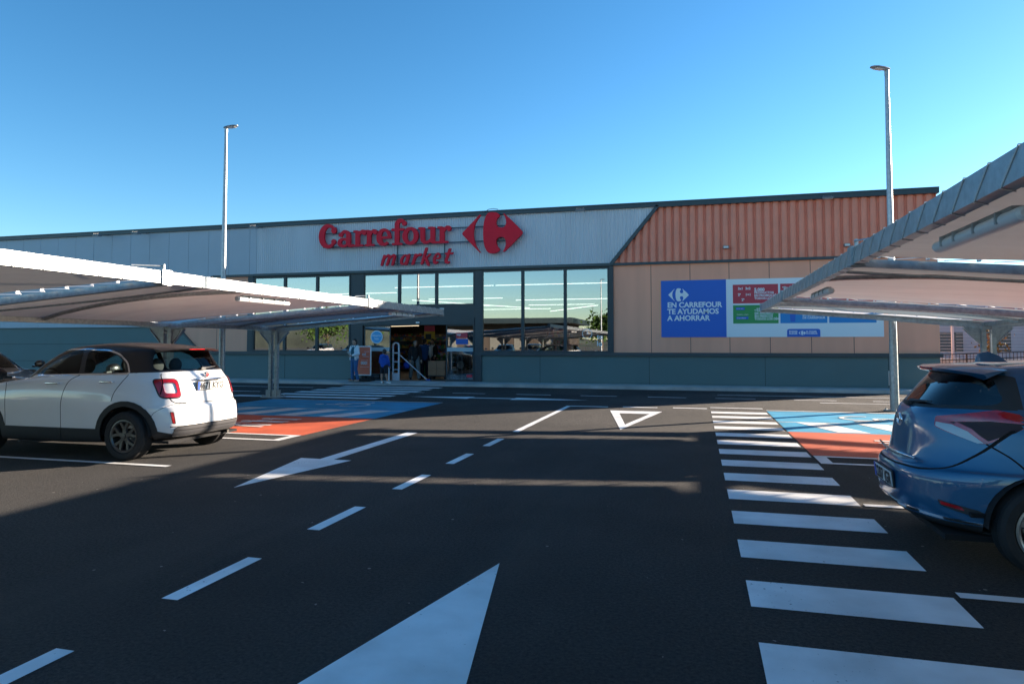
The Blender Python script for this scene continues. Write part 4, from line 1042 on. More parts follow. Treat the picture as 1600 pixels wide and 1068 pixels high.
def paint(name, col, metallic=0.0, rough=0.35, flake=0.0, dirt=0.0):
    m = bpy.data.materials.new(name); m.use_nodes = True; nt = m.node_tree; b = nt.nodes['Principled BSDF']; L = nt.links; N = nt.nodes.new
    b.inputs['Base Color'].default_value = (*col, 1); b.inputs['Metallic'].default_value = metallic; b.inputs['Roughness'].default_value = rough
    b.inputs['Coat Weight'].default_value = 1.0; b.inputs['Coat Roughness'].default_value = 0.03
    tc = N('ShaderNodeTexCoord'); n = N('ShaderNodeTexNoise'); n.inputs['Scale'].default_value = 2.2; n.inputs['Detail'].default_value = 7; L.new(tc.outputs['Object'], n.inputs[0])
    mp = N('ShaderNodeMapRange'); mp.inputs[1].default_value = .35; mp.inputs[2].default_value = .75; mp.inputs[3].default_value = 0.02; mp.inputs[4].default_value = 0.10
    L.new(n.outputs['Fac'], mp.inputs[0]); L.new(mp.outputs[0], b.inputs['Coat Roughness'])
    if dirt:
        r = N('ShaderNodeValToRGB'); e = r.color_ramp.elements; e[0].position = .3; e[0].color = (*[c * (1 - dirt) for c in col], 1); e[1].position = .65; e[1].color = (*col, 1)
        L.new(n.outputs['Fac'], r.inputs[0]); L.new(r.outputs[0], b.inputs['Base Color'])
    o = nt.nodes['Material Output']; g = N('ShaderNodeNewGeometry'); df = N('ShaderNodeBsdfDiffuse'); df.inputs[0].default_value = (0.02, 0.02, 0.022, 1)
    mx = N('ShaderNodeMixShader'); L.new(g.outputs['Backfacing'], mx.inputs[0]); L.new(b.outputs[0], mx.inputs[1]); L.new(df.outputs[0], mx.inputs[2]); L.new(mx.outputs[0], o.inputs[0])
    return m
car_glass = glass('car_window_glass', (0.70, 0.80, 0.79), 0.0, ior=1.22)
car_glass_dark = glass('dark_car_glass', (0.10, 0.13, 0.15), 0.03)
lamp_red = mat('red_lamp_glass', (0.44, 0.005, 0.010), 0.12, coat=1.0, var=0.25, vscale=18)
lamp_white = mat('clear_lamp_glass', (0.42, 0.44, 0.46), 0.15, coat=1.0)
lamp_dark = mat('smoked_lamp_glass', (0.03, 0.004, 0.005), 0.35, spec=0.3)
seat_m = mat('car_seat', (0.03, 0.03, 0.032), 0.85, var=0.2, vscale=20)
alloy = mat('alloy', (0.45, 0.46, 0.48), 0.3, 0.9); alloy_dark = mat('dark_alloy', (0.13, 0.125, 0.12), 0.35, 0.8)
plate_m = mat('plate_white', (0.75, 0.75, 0.72), 0.4); plate_blue = mat('plate_blue', (0.01, 0.08, 0.5), 0.4)
silver_pl = mat('silver_plastic', (0.055, 0.055, 0.06), 0.5, 0.0)

def make_wheel(parent, x, y, r, w, side, rim_m, style, rimr=0.23):
    """side -1: outside faces -y"""
    wh = thing('wheel', None, None, (x, y, r)); wh.parent = parent
    for k in ('label', 'category'):
        if k in wh: del wh[k]
    s = side
    prof = [(rimr, -w / 2 * .8), (rimr + .02, -w / 2), (r - .035, -w / 2), (r - .008, -w / 2 + .02), (r, -w / 2 + .045)]
    for k in range(5):
        h = -w / 2 + .045 + (w - .09) * (k + .5) / 5
        prof += [(r, h - .012), (r - .008, h - .008), (r - .008, h + .008), (r, h + .012)]
    prof += [(r, w / 2 - .045), (r - .008, w / 2 - .02), (r - .035, w / 2), (rimr + .02, w / 2), (rimr, w / 2 * .8)]
    MB().lathe(prof, 56, 'y').build('tyre', rubber, wh, smooth=True)
    yo = s * w * 0.40
    g = MB()
    g.lathe([(rimr + .004, s * w * .46), (rimr - .012, s * w * .47), (rimr - .03, s * w * .40), (rimr - .035, -s * w * .35), (0, -s * w * .36)], 48, 'y')
    # spokes
    def spoke(pa, pb, wa, wb, ya, yb, th=.02):
        a = Vector((pa[0], 0, pa[1])); b = Vector((pb[0], 0, pb[1])); d = (b - a).normalized(); q = Vector((-d.z, 0, d.x))
        vs = []
        for p, ww, yy in ((a, wa, ya), (b, wb, yb)):
            for k, o_ in ((-1, 0), (1, 0), (.7, 1), (-.7, 1)):
                vs.append(g.bm.verts.new(p + q * ww * k + Vector((0, yy - (0 if o_ else s * th * 2), 0)) if False else p + q * ww * k + Vector((0, yy - s * (0 if o_ else th), 0))))
        for f in ((0, 1, 2, 3), (7, 6, 5, 4), (0, 4, 5, 1), (1, 5, 6, 2), (2, 6, 7, 3), (3, 7, 4, 0)): g.bm.faces.new([vs[i] for i in f])
    R0 = rimr - .02
    if style == 'y5':
        for k in range(5):
            a = 2 * PI * k / 5 + .3
            f = lambda rr, aa: (rr * math.cos(aa), rr * math.sin(aa))
            spoke(f(.03, a), f(R0 * .5, a), .042, .036, yo * 1.0, yo * .98, .03)
            for dd in (-.30, .30): spoke(f(R0 * .42, a), f(R0, a + dd), .027, .026, yo * .98, yo * 1.05, .028)
    else:
        for k in range(5):
            a = 2 * PI * k / 5 + .1
            f = lambda rr, aa: (rr * math.cos(aa), rr * math.sin(aa))
            for dd in (-.16, .16): spoke(f(.04, a + dd * 2.0), f(R0, a + dd * 1.25), .024, .034, yo * .96, yo * 1.08, .03)
    g.lathe([(0, yo + s * .012), (.032, yo + s * .010), (.036, yo - s * .03)], 20, 'y')
    g.build('rim', rim_m, wh, smooth=True)
    g = MB(); g.lathe([(0, -s * w * .1), (rimr * .62, -s * w * .1), (rimr * .62, -s * w * .2)], 28, 'y')
    g.build('brake_disc', alloy, wh, smooth=True)
    return wh
def liner(parent, x, r, yo, yi):
    for s in (-1, 1):
        g = MB(); rows = []
        for y in (yo, yi):
            rows.append([(x + r * math.cos(a), s * y, r_z + r * math.sin(a)) for a in [PI * k / 20 for k in range(21)]])
        g.grid(rows)
        c = [g.bm.verts.new(p) for p in rows[1]]; g.bm.faces.new(c)
        g.build('wheel_arch_liner', blackm, parent)
def seats(parent, xs, rows):
    for x, hy in rows:
        g = MB()
        for y in hy:
            g.box(x - .25, x + .25, y - .24, y + .24, .45, .60, .05)
            vs0 = len(g.bm.verts)
            b = MB(); b.box(-.06, .06, -.23, .23, 0, .58, .05)
            for v in b.bm.verts: v.co = Matrix.Rotation(R(-12), 3, 'Y') @ v.co + Vector((x - .26, y, .55))
            me = bpy.data.meshes.new('t'); b.bm.to_mesh(me); b.bm.free(); g.bm.from_mesh(me); bpy.data.meshes.remove(me)
        g.build('seats', seat_m, parent, smooth=True)
        for y in hy:
            g = MB(); g.sphere((x - .40, y, 1.27), .12, 14, (.45, 1.05, .95)); g.box(x - .40, x - .385, y - .06, y - .05, 1.08, 1.2); g.box(x - .40, x - .385, y + .05, y + .06, 1.08, 1.2)
            g.build('headrest', seat_m, parent, smooth='all')

def plate(parent, x, z, w, h, text, tilt=0.0, y=0):
    p = bpy.data.objects.new('licence_plate_holder', None)
    m4 = Matrix.Translation((x, y, z)) @ Matrix.Rotation(tilt, 4, 'Y')
    g = MB(); g.box(-0.002, 0.010, -w / 2 - .012, w / 2 + .012, -h / 2 - .012, h / 2 + .012)
    for v in g.bm.verts: v.co = m4 @ v.co
    g.build('plate_frame', black_pl, parent)
    g = MB(); g.box(-0.006, 0.006, -w / 2, w / 2, -h / 2, h / 2)
    for v in g.bm.verts: v.co = m4 @ v.co
    pl = g.build('licence_plate', plate_m, parent)
    g = MB(); g.box(-0.008, -0.002, w / 2 - .045, w / 2, -h / 2, h / 2)
    for v in g.bm.verts: v.co = m4 @ v.co
    g.build('plate_band', plate_blue, pl)
    me = text_mesh(text, h * 1.12, 0, 0.005, 'CENTER'); me.materials.clear(); me.materials.append(black_pl)
    ob = bpy.data.objects.new('plate_number', me); link(ob); ob.parent = pl
    ob.matrix_local = m4 @ Matrix.Translation((-0.010, -.02, -h * .40)) @ Matrix(((0, 0, -1, 0), (-1, 0, 0, 0), (0, 1, 0, 0), (0, 0, 0, 1)))
    ob.scale.x = 0.92
    return pl

def build_body(car, bm, spec):
    """spec: list of (idx, name, material, lift, mode)  mode: join | pair"""
    bm.verts.index_update()
    for idx, name, m_, lift, mode in spec:
        n = extract(bm, idx)
        if name == 'panel_gaps':
            mirror_join(n); left = set(n.faces)
            while left:
                st = [left.pop()]; isl = set(st)
                while st:
                    f = st.pop()
                    for v in f.verts:
                        for q in v.link_faces:
                            if q in left: left.discard(q); isl.add(q); st.append(q)
                k_ = bmesh.new(); vm = {}
                for f in isl:
                    k_.faces.new([vm.setdefault(v, None) or vm.__setitem__(v, k_.verts.new(v.co)) or vm[v] for v in f.verts])
                if len(isl) > 3: to_obj(k_, 'panel_gap', m_, car)
                else: k_.free()
            n.free(); continue
        if not n.faces: n.free(); print('empty', name); continue
        if mode == 'pair':
            n2 = n.copy()
            if lift: puff(n, lift); puff(n2, lift)
            a = to_obj(n, name, m_, car); b = to_obj(n2, name, m_, car, mirror=True)
        else:
            if lift: 
                puff(n, lift)
            mirror_join(n); to_obj(n, name, m_, car)
def strip(pts, w):
    """thin closed outline along an open polyline"""
    L_, R_ = [], []
    n = len(pts)
    for i, p in enumerate(pts):
        a = pts[max(i - 1, 0)]; b = pts[min(i + 1, n - 1)]; dx, dy = b[0] - a[0], b[1] - a[1]; d = math.hypot(dx, dy)
        nx, ny = -dy / d * w / 2, dx / d * w / 2
        L_.append((p[0] + nx, p[1] + ny)); R_.append((p[0] - nx, p[1] - ny))
    return L_ + R_[::-1]
def smooth_line(P, n=6):
    out = []
    for i in range((len(P) - 1) * n + 1): q = cr1(P, i / n); out.append((q[0], q[1]))
    return out
def circle(cx, cz, r, n=26, a0=0, a1=360): return [(cx + r * math.cos(R(a0 + (a1 - a0) * i / n)), cz + r * math.sin(R(a0 + (a1 - a0) * i / n))) for i in range(n + (0 if a1 - a0 == 360 else 1))]
SIDE = (0, 1, 0)     # looking from -y towards +y
BACK = (1, 0, 0)
FRONT = (-1, 0, 0)

# ---- white crossover with black roof
def make_crossover():
    global r_z
    r_z = .335
    car = thing('parked_car', 'white crossover with black roof and dark arch trim, scuffed behind the rear wheel', 'car')
    wp = paint('white_car_paint', (0.82, 0.81, 0.80), dirt=0.04); bp_ = paint('black_roof_paint', (0.008, 0.008, 0.010)); bp_.node_tree.nodes['Principled BSDF'].inputs['Coat Weight'].default_value = 0.35
    def wt(x, z):
        t = 1 - 0.055 * max(0, (x - .3) / 1.8) ** 2 - 0.035 * max(0, (-x - .9) / 1.2) ** 2
        return t
    LV = [  # zr zm zf  xr xf  w  nr nf
        (.30, .22, .24, -1.86, 1.90, .74, 5, 5), (.31, .235, .26, -1.93, 1.98, .84, 5.5, 5), (.36, .30, .32, -2.00, 2.05, .875, 5.5, 4.5), (.47, .45, .45, -2.035, 2.10, .893, 5.5, 4),
        (.60, .60, .58, -2.035, 2.11, .90, 5.2, 3.8), (.715, .72, .68, -2.02, 2.10, .905, 5, 3.8), (.745, .76, .72, -1.985, 2.09, .905, 5, 3.8), (.80, .83, .77, -1.975, 2.06, .903, 4.8, 3.8),
        (.95, .95, .83, -1.955, 2.0, .892, 4.4, 3.6), (1.06, 1.06, .89, -1.925, 1.85, .868, 4.2, 3.4), (1.125, 1.115, .95, -1.885, 1.55, .838, 4.0, 3.2), (1.16, 1.15, 1.00, -1.855, 1.12, .805, 4.0, 3.0),
        (1.20, 1.19, 1.07, -1.83, 0.98, .785, 4.0, 3.0), (1.32, 1.34, 1.26, -1.735, .70, .735, 4.0, 3.2), (1.44, 1.48, 1.43, -1.645, .40, .675, 4.2, 3.4), (1.505, 1.555, 1.505, -1.60, .22, .62, 4.4, 3.4),
        (1.525, 1.585, 1.53, -1.56, .12, .56, 4.2, 3.2), (1.535, 1.605, 1.55, -1.45, .0, .44, 3.6, 3), (1.56, 1.615, 1.58, -1.1, -.2, .22, 3, 3), (1.61, 1.62, 1.60, -.7, -.5, .004, 2.5, 2.5)]
    bm = car_shell(LV, wtaper=wt)
    AX = (-1.30, 1.27); RW = .335; ARC = .395
    # roof and pillars black: everything above the belt
    belt = [(-2.2, 1.21), (-1.9, 1.21), (-1.45, 1.20), (-.4, 1.165), (.6, 1.13), (.98, 1.08), (1.12, 1.05), (1.12, 1.8), (-2.2, 1.8)]
    # split by three directions: use the side view for every face of the half shell
    for f in bm.faces: f.material_index = 0
    FULL = lambda c: True
    def stamp_all(P, idx):     # side projection regardless of facing
        d = Vector(SIDE)
        F = list(bm.faces)
        for i in range(len(P)):
            a = P[i]; b = P[(i + 1) % len(P)]
            A = Vector((a[0], 0, a[1])); B = Vector((b[0], 0, b[1])); no = (B - A).cross(d)
            loc = [f for f in F if f.is_valid]
            lo_u, hi_u, lo_z, hi_z = min(a[0], b[0]) - .004, max(a[0], b[0]) + .004, min(a[1], b[1]) - .004, max(a[1], b[1]) + .004
            lc = []; rs = []
            for f in loc:
                cu = [v.co.x for v in f.verts]; cz = [v.co.z for v in f.verts]
                (lc if max(cu) > lo_u and min(cu) < hi_u and max(cz) > lo_z and min(cz) < hi_z else rs).append(f)
            if not lc: F = rs; continue
            geom = lc + list({e for f in lc for e in f.edges}) + list({v for f in lc for v in f.verts})
            r = bmesh.ops.bisect_plane(bm, geom=geom, dist=1e-5, plane_co=A, plane_no=no.normalized())
            F = rs + [g for g in r['geom'] if isinstance(g, bmesh.types.BMFace)]
        for f in bm.faces:
            c = f.calc_center_median()
            if pip(c.x, c.z, P): f.material_index = idx
    stamp_all(belt, 1)
    # lower cladding
    clad = [(-1.86, .41), (-.93, .43), (-.93, .2), (.90, .2), (.90, .43), (1.63, .43), (2.2, .43), (2.2, .1), (-1.60, .1), (-1.62, .38), (-1.86, .38)]
    side_f = lambda c: c.y < -.45
    stamp(bm, [(-.95, .1), (.95, .1), (.95, .425), (-.95, .425)], SIDE, 2, side_f)
    stamp(bm, [(1.6, .1), (2.2, .1), (2.2, .42), (1.6, .42)], SIDE, 2)
    stamp(bm, [(-1.6, .1), (-2.05, .1), (-1.98, .345), (-1.78, .40), (-1.60, .45)], SIDE, 2, side_f)
    for ax in AX: stamp(bm, circle(ax, RW + .01, ARC + .075, 30), SIDE, 2, side_f)
    for ax in AX: stamp(bm, [(ax - ARC - .075, .1), (ax + ARC + .075, .1), (ax + ARC + .075, RW), (ax - ARC - .075, RW)], SIDE, 2, side_f)
    # rear lower bumper: dark lip with silver insert
    stamp(bm, [(-.95, .1), (.95, .1), (.95, .33), (.62, .345), (-.62, .345), (-.95, .33)], BACK, 2, lambda c: c.x < -1.7)
    stamp(bm, rounded([(-.66, .33), (.66, .33), (.66, .455), (-.66, .455)], .04), BACK, 3, lambda c: c.x < -1.7)
    stamp(bm, [(-.66, .40), (.66, .40), (.66, .412), (-.66, .412)], BACK, 9, lambda c: c.x < -1.7)
    stamp(bm, [(-.70, .455), (.7, .455), (.7, .468), (-.7, .468)], BACK, 9, lambda c: c.x < -1.7)
    # side windows with chrome frame
    wf_ = [(.93, 1.125), (.60, 1.36), (.36, 1.485), (.05, 1.522), (-.42, 1.535), (-.80, 1.52), (-1.03, 1.46), (-1.20, 1.34), (-1.27, 1.20), (-1.24, 1.172), (-.45, 1.155), (.4, 1.13)]
    ww = rounded(wf_, .06, 3)
    stamp(bm, ww, SIDE, 4, side_f)
    def inset(P, d):
        out = []; m_ = len(P); area = sum(P[i][0] * P[(i + 1) % m_][1] - P[(i + 1) % m_][0] * P[i][1] for i in range(m_)); sg = 1 if area > 0 else -1
        for i in range(m_):
            a, b, c = Vector(P[i - 1]), Vector(P[i]), Vector(P[(i + 1) % m_]); t = (c - a).normalized(); out.append((b.x - t.y * d * sg, b.y + t.x * d * sg))
        return out
    ins = inset(ww, .022)
    stamp(bm, ins, SIDE, 1, side_f)
    # individual panes
    front = rounded([(.62, 1.165), (.50, 1.36), (.32, 1.455), (.02, 1.492), (-.36, 1.502), (-.41, 1.182)], .04, 3)
    qtr = rounded([(.84, 1.155), (.68, 1.16), (.57, 1.335)], .02, 2)
    rear_ = rounded([(-.50, 1.185), (-.45, 1.502), (-.80, 1.487), (-1.00, 1.43), (-1.14, 1.33), (-1.20, 1.20)], .05, 3)
    for P_, i_ in ((front, 5), (qtr, 10), (rear_, 6)): stamp(bm, P_, SIDE, i_, side_f)
    # windscreen and rear window
    stamp(bm, rounded([(-.72, 1.10), (.72, 1.10), (.58, 1.49), (-.58, 1.49)], .06), FRONT, 7, lambda c: c.x > .2)
    stamp(bm, rounded([(-.66, 1.23), (.66, 1.23), (.56, 1.482), (-.56, 1.482)], .08), BACK, 8, lambda c: c.x < -1.4)
    # tail lamps seen from the rear corner (u = .6x - .8y)
    dg = (0.80, 0.60, 0)
    rf = lambda c: c.x < -1.4
    stamp(bm, rounded([(-.375, 1.115), (-.46, .845), (-.745, .84), (-.695, 1.115)], .07, 5), dg, 11, rf)
    stamp(bm, rounded([(-.395, 1.10), (-.475, .86), (-.73, .855), (-.68, 1.10)], .06, 5), dg, 12, rf)
    stamp(bm, rounded([(-.505, 1.055), (-.53, .915), (-.685, .91), (-.655, 1.055)], .035, 4), dg, 13, rf)
    stamp(bm, rounded([(-.575, .665), (-.61, .50), (-.655, .50), (-.625, .665)], .012, 2), dg, 9, rf)
    stamp(bm, rounded([(-.585, .655), (-.615, .51), (-.645, .51), (-.618, .655)], .012, 2), dg, 14, rf)
    # shut lines
    for L_, w, d, f_ in (([(-.44, 1.16), (-.31, 1.06), (-.23, .80), (-.225, .43), (-.23, .26)], .011, SIDE, side_f), ([(-1.25, 1.17), (-1.21, 1.08), (-1.12, .93), (-1.085, .81)], .011, SIDE, side_f),
                         ([(.88, 1.05), (.82, .95), (.80, .60), (.80, .43)], .011, SIDE, side_f), ([(-1.98, .755), (-1.90, .765), (-1.72, .66), (-1.68, .58)], .006, SIDE, side_f)):
        stamp(bm, strip(smooth_line(L_), w), d, 9, f_)
    stamp(bm, strip(smooth_line([(-.66, .85), (-.62, .79), (-.50, .775), (0.02, .76)]), .012), BACK, 9, rf)
    stamp(bm, strip(smooth_line([(-.72, .90), (-.64, 1.14), (-.62, 1.18)]), .008), BACK, 9, rf)
    # open the wheel arches
    for ax in AX:
        stamp(bm, circle(ax, RW + .01, ARC, 30), SIDE, 15, side_f); stamp(bm, [(ax - ARC, .05), (ax + ARC, .05), (ax + ARC, RW), (ax - ARC, RW)], SIDE, 15, side_f)
    build_body(car, bm, [(0, 'body', wp, 0, 'join'), (1, 'black_roof', bp_, 0.001, 'join'), (2, 'lower_cladding', black_pl, 0.012, 'join'), (3, 'bumper_insert', silver_pl, 0.008, 'join'),
        (4, 'window_chrome', chrome, 0.006, 'pair'), (5, 'front_door_window', car_glass, 0, 'pair'), (10, 'quarter_window', car_glass, 0, 'pair'), (6, 'rear_door_window', car_glass, 0, 'pair'),
        (7, 'windscreen', car_glass, 0, 'join'), (8, 'rear_window', car_glass, 0, 'join'), (9, 'panel_gaps', blackm, 0, 'join'), (11, 'tail_lamp_surround', black_pl, 0.004, 'pair'),
        (12, 'tail_lamp', lamp_red, 0.016, 'pair'), (13, 'tail_lamp_centre', wp, 0.006, 'pair'), (14, 'reflector', lamp_red, 0.004, 'pair')])
    bm.free()
    # trim
    for xx in (-.07, -1.02):
        for s_ in (-1, 1):
            z_ = 1.045 if xx > -.5 else 1.075
            g = MB(); g.box(xx - .11, xx + .11, s_ * .918 - .012, s_ * .918 + .012, z_ - .012, z_ + .012, .008); g.box(xx - .105, xx - .085, s_ * .895 - .02, s_ * .895 + .02, z_ - .01, z_ + .01); g.box(xx + .085, xx + .105, s_ * .895 - .02, s_ * .895 + .02, z_ - .01, z_ + .01)
            g.build('door_handle', chrome, car, smooth=True)
    for s_ in (-1, 1):
        g = MB(); rows = []
        for k, (yy, w_) in enumerate(((.0, .05), (.06, .09), (.16, .10), (.22, .06))):
            rows.append([(.80 + w_ * .6 * math.cos(a) + (.03 if math.cos(a) > 0 else 0), s_ * (.90 + yy), 1.165 + w_ * 1.0 * math.sin(a)) for a in [2 * PI * i / 14 for i in range(14)]])
        v = g.grid(rows, True); g.bm.faces.new(v[0]); g.bm.faces.new(v[-1]); g.bar((.80, s_ * .83, 1.11), (.80, s_ * .93, 1.12), .07, .04)
        g.build('wing_mirror', bp_, car, smooth=True)
    g = MB(); rows = []
    for y in [-.60 + 1.2 * i / 12 for i in range(13)]:
        e = abs(y) / .60; xb = -1.735 + .10 * e ** 4; z = 1.525 - .03 * e ** 3
        rows.append([(-1.50, y, z + .034), (xb + .05, y, z + .018), (xb, y, z + .002), (xb + .02, y, z - .014), (-1.56, y, z - .018)])
    v = g.grid(rows); g.bm.faces.new([r[0] for r in []] or v[0]); g.bm.faces.new(v[-1]); g.build('roof_spoiler', bp_, car, smooth=True)
    MB().box(-1.740, -1.72, -.16, .16, 1.514, 1.524).build('high_brake_light', lamp_red, car)
    g = MB(); g.tube([(-1.945, -.36, 1.095), (-1.965, -.2, 1.088), (-1.972, 0, 1.084), (-1.965, .2, 1.088), (-1.945, .36, 1.095)], [.006, .016, .022, .016, .006], 8); g.build('tailgate_handle', chrome, car, smooth='all')
    g = MB(); g.lathe([(0, -1.965), (.036, -1.963), (.043, -1.955), (.043, -1.93)], 22, 'x', (0.04, 0, 1.15)); em = g.build('emblem', chrome, car, smooth=True)
    MB().lathe([(0, -1.967), (.032, -1.9645)], 20, 'x', (0.04, 0, 1.15)).build('emblem_face', mat('emblem_red', (.25, .01, .02), .3), em)
    plate(car, -1.975, 1.0, .52, .115, '4671 KYG', tilt=R(-4))
    g = MB(); g.tube([(-1.83, .02, 1.245), (-1.83, -.12, 1.25), (-1.81, -.30, 1.262)], [.022, .012, .006], 6); g.box(-1.86, -1.80, -.05, .05, 1.215, 1.25, .01); g.build('rear_wiper', black_pl, car, smooth=True)
    MB().tube([(-1.28, 0, 1.60), (-1.38, 0, 1.72), (-1.43, 0, 1.80)], [.012, .006, .004], 6).build('aerial', black_pl, car)
    MB().tube([(-1.97, -.42, .275), (-1.9, -.42, .275), (-1.7, -.42, .28)], .024, 12).build('exhaust', mat('sooty_pipe', (.05, .045, .04), .6, .6), car)
    # inside
    MB().box(-1.9, 1.9, -.72, .72, .235, .27).box(-1.75, .95, -.78, .78, .40, .43).build('floor_pan', blackm, car)
    seats(car, None, ((.28, (-.37, .37)), (-.62, (-.38, 0.0, .38))))
    g = MB(); g.box(.62, 1.05, -.70, .70, .75, 1.07, .05); g.build('dashboard', black_pl, car, smooth=True)
    g = MB(); ring = [(.56 + .04 * math.sin(a), .37 + .185 * math.cos(a), 1.06 + .17 * math.sin(a)) for a in [2 * PI * i / 24 for i in range(25)]]; g.tube(ring, .016, 8, False); g.bar((.55, .2, 1.06), (.55, .54, 1.06), .03, .03); g.build('steering_wheel', black_pl, car, smooth='all')
    MB().box(-1.62, -1.12, -.68, .68, 1.07, 1.09).build('parcel_shelf', seat_m, car)
    for s_ in (-1, 1): liner(car, AX[0], ARC, .86, .58) if s_ < 0 else liner(car, AX[1], ARC, .86, .58)
    for ax in AX:
        for s_ in (-1, 1): make_wheel(car, ax, s_ * .785, RW, .215, s_, alloy_dark, 'y5', .222)
    return car
car1 = make_crossover()
car1.location = (-8.90, 8.58, 0); car1.rotation_euler = (0, 0, PI)

# ---- hatchback
def make_hatch(label, col, metallic, dark=False):
    global r_z
    r_z = .32
    car = thing('parked_car', label, 'car')
    cp = paint('metallic_car_paint', col, metallic=metallic)
    def wt(x, z): return 1 - 0.06 * max(0, (x - .3) / 1.8) ** 2 - 0.05 * max(0, (-x - 1.0) / 1.1) ** 2
    LV = [(.27, .19, .20, -1.86, 1.95, .72, 4.5, 4), (.285, .20, .215, -1.98, 2.02, .83, 4.2, 4), (.34, .28, .28, -2.075, 2.10, .862, 4.0, 3.6), (.46, .44, .42, -2.115, 2.16, .878, 3.7, 3.2),
        (.60, .58, .54, -2.115, 2.17, .886, 3.5, 3.0), (.665, .68, .62, -2.09, 2.16, .888, 3.4, 3.0), (.69, .72, .65, -2.045, 2.15, .888, 3.3, 3.0), (.80, .82, .70, -2.02, 2.12, .882, 3.1, 2.9),
        (.95, .90, .76, -1.995, 2.02, .870, 3.0, 2.8), (1.04, .97, .82, -1.97, 1.85, .85, 3.0, 2.7), (1.085, 1.02, .88, -1.945, 1.55, .822, 3.1, 2.7), (1.115, 1.055, .94, -1.915, 1.20, .79, 3.2, 2.7),
        (1.15, 1.09, 1.0, -1.885, 1.02, .765, 3.3, 2.8), (1.25, 1.22, 1.16, -1.80, .72, .715, 3.5, 3.0), (1.34, 1.345, 1.31, -1.715, .42, .665, 3.7, 3.2), (1.395, 1.415, 1.385, -1.66, .22, .62, 3.8, 3.2),
        (1.415, 1.448, 1.41, -1.62, .10, .56, 3.7, 3.0), (1.425, 1.466, 1.43, -1.5, .0, .43, 3.4, 2.8), (1.45, 1.474, 1.45, -1.1, -.2, .22, 3, 2.6), (1.475, 1.478, 1.47, -.7, -.5, .004, 2.5, 2.5)]
    bm = car_shell(LV, wtaper=wt)
    for f in bm.faces: f.material_index = 0
    AX = (-1.30, 1.30); RW = .318; ARC = .372
    side_f = lambda c: c.y < -.42; rf = lambda c: c.x < -1.4
    stamp(bm, [(-.98, .1), (.98, .1), (.98, .255), (-.98, .255)], SIDE, 2, side_f)
    stamp(bm, [(-.9, .1), (.9, .1), (.9, .30), (.5, .33), (-.5, .33), (-.9, .30)], BACK, 2, rf)
    stamp(bm, [(-.75, .318), (-.5, .348), (.5, .348), (.75, .318), (.75, .335), (.5, .368), (-.5, .368), (-.75, .335)], BACK, 3, rf)
    wf_ = rounded([(1.0, 1.03), (.62, 1.22), (.36, 1.335), (.0, 1.395), (-.45, 1.40), (-.85, 1.37), (-1.22, 1.285), (-1.38, 1.22), (-1.32, 1.165), (-.9, 1.10), (0, 1.055)], .04, 3)
    stamp(bm, wf_, SIDE, 1, side_f)
    for P_, i_ in ((rounded([(.84, 1.07), (.58, 1.22), (.33, 1.315), (0, 1.37), (-.30, 1.378), (-.33, 1.08), (0, 1.07)], .03, 2), 5), (rounded([(-.42, 1.085), (-.39, 1.378), (-.82, 1.35), (-1.10, 1.295), (-1.18, 1.16), (-.9, 1.115)], .03, 2), 6)): stamp(bm, P_, SIDE, i_, side_f)
    stamp(bm, rounded([(-.70, 1.03), (.70, 1.03), (.58, 1.375), (-.58, 1.375)], .06), FRONT, 7, lambda c: c.x > .2)
    stamp(bm, rounded([(-.74, 1.13), (-.2, 1.105), (.2, 1.105), (.74, 1.13), (.60, 1.375), (-.60, 1.375)], .06), BACK, 1, rf)
    stamp(bm, rounded([(-.66, 1.155), (-.2, 1.128), (.2, 1.128), (.66, 1.155), (.55, 1.362), (-.55, 1.362)], .07), BACK, 8, rf)
    dg = (0.80, 0.60, 0)
    stamp(bm, rounded([(-.765, 1.055), (-.58, 1.085), (-.40, 1.125), (-.29, 1.10), (-.185, 1.065), (-.20, 1.045), (-.42, .885), (-.47, .885), (-.76, .98)], .015, 2), dg, 12, rf)
    stamp(bm, [(-.66, 1.022), (-.42, 1.045), (-.23, 1.035), (-.29, .975), (-.42, .905), (-.50, .965)], dg, 13, rf)
    stamp(bm, [(-.755, 1.015), (-.64, 1.005), (-.54, .965), (-.445, .89), (-.475, .885), (-.755, .985)], dg, 14, rf)
    stamp(bm, strip([(-.62, 1.02), (-.52, .975), (-.44, .90)], .02), dg, 12, rf)
    stamp(bm, rounded([(-.66, .47), (-.43, .425), (-.36, .385), (-.40, .375), (-.52, .395), (-.645, .43)], .01, 2), dg, 2, rf)
    stamp(bm, rounded([(-.645, .46), (-.52, .437), (-.50, .41), (-.635, .437)], .006, 2), dg, 15, rf)
    for L_, w, d, f_ in (([(-.38, 1.07), (-.36, .9), (-.33, .6), (-.33, .26)], .010, SIDE, side_f), ([(-1.10, 1.13), (-1.06, .95), (-.93, .70), (-.92, .5)], .010, SIDE, side_f), ([(.92, 1.0), (.84, .8), (.80, .5), (.82, .26)], .010, SIDE, side_f)):
        stamp(bm, strip(smooth_line(L_), w), d, 9, f_)
    stamp(bm, strip(smooth_line([(-.43, .885), (-.30, .80), (-.20, .70)]), .010), dg, 9, rf)
    stamp(bm, strip(smooth_line([(-.72, .99), (-.66, .80), (-.56, .68), (-.3, .665), (.02, .66)]), .012), BACK, 9, rf)
    for ax in AX:
        stamp(bm, circle(ax, RW + .01, ARC, 30), SIDE, 16, side_f); stamp(bm, [(ax - ARC, .02), (ax + ARC, .02), (ax + ARC, RW), (ax - ARC, RW)], SIDE, 16, side_f)
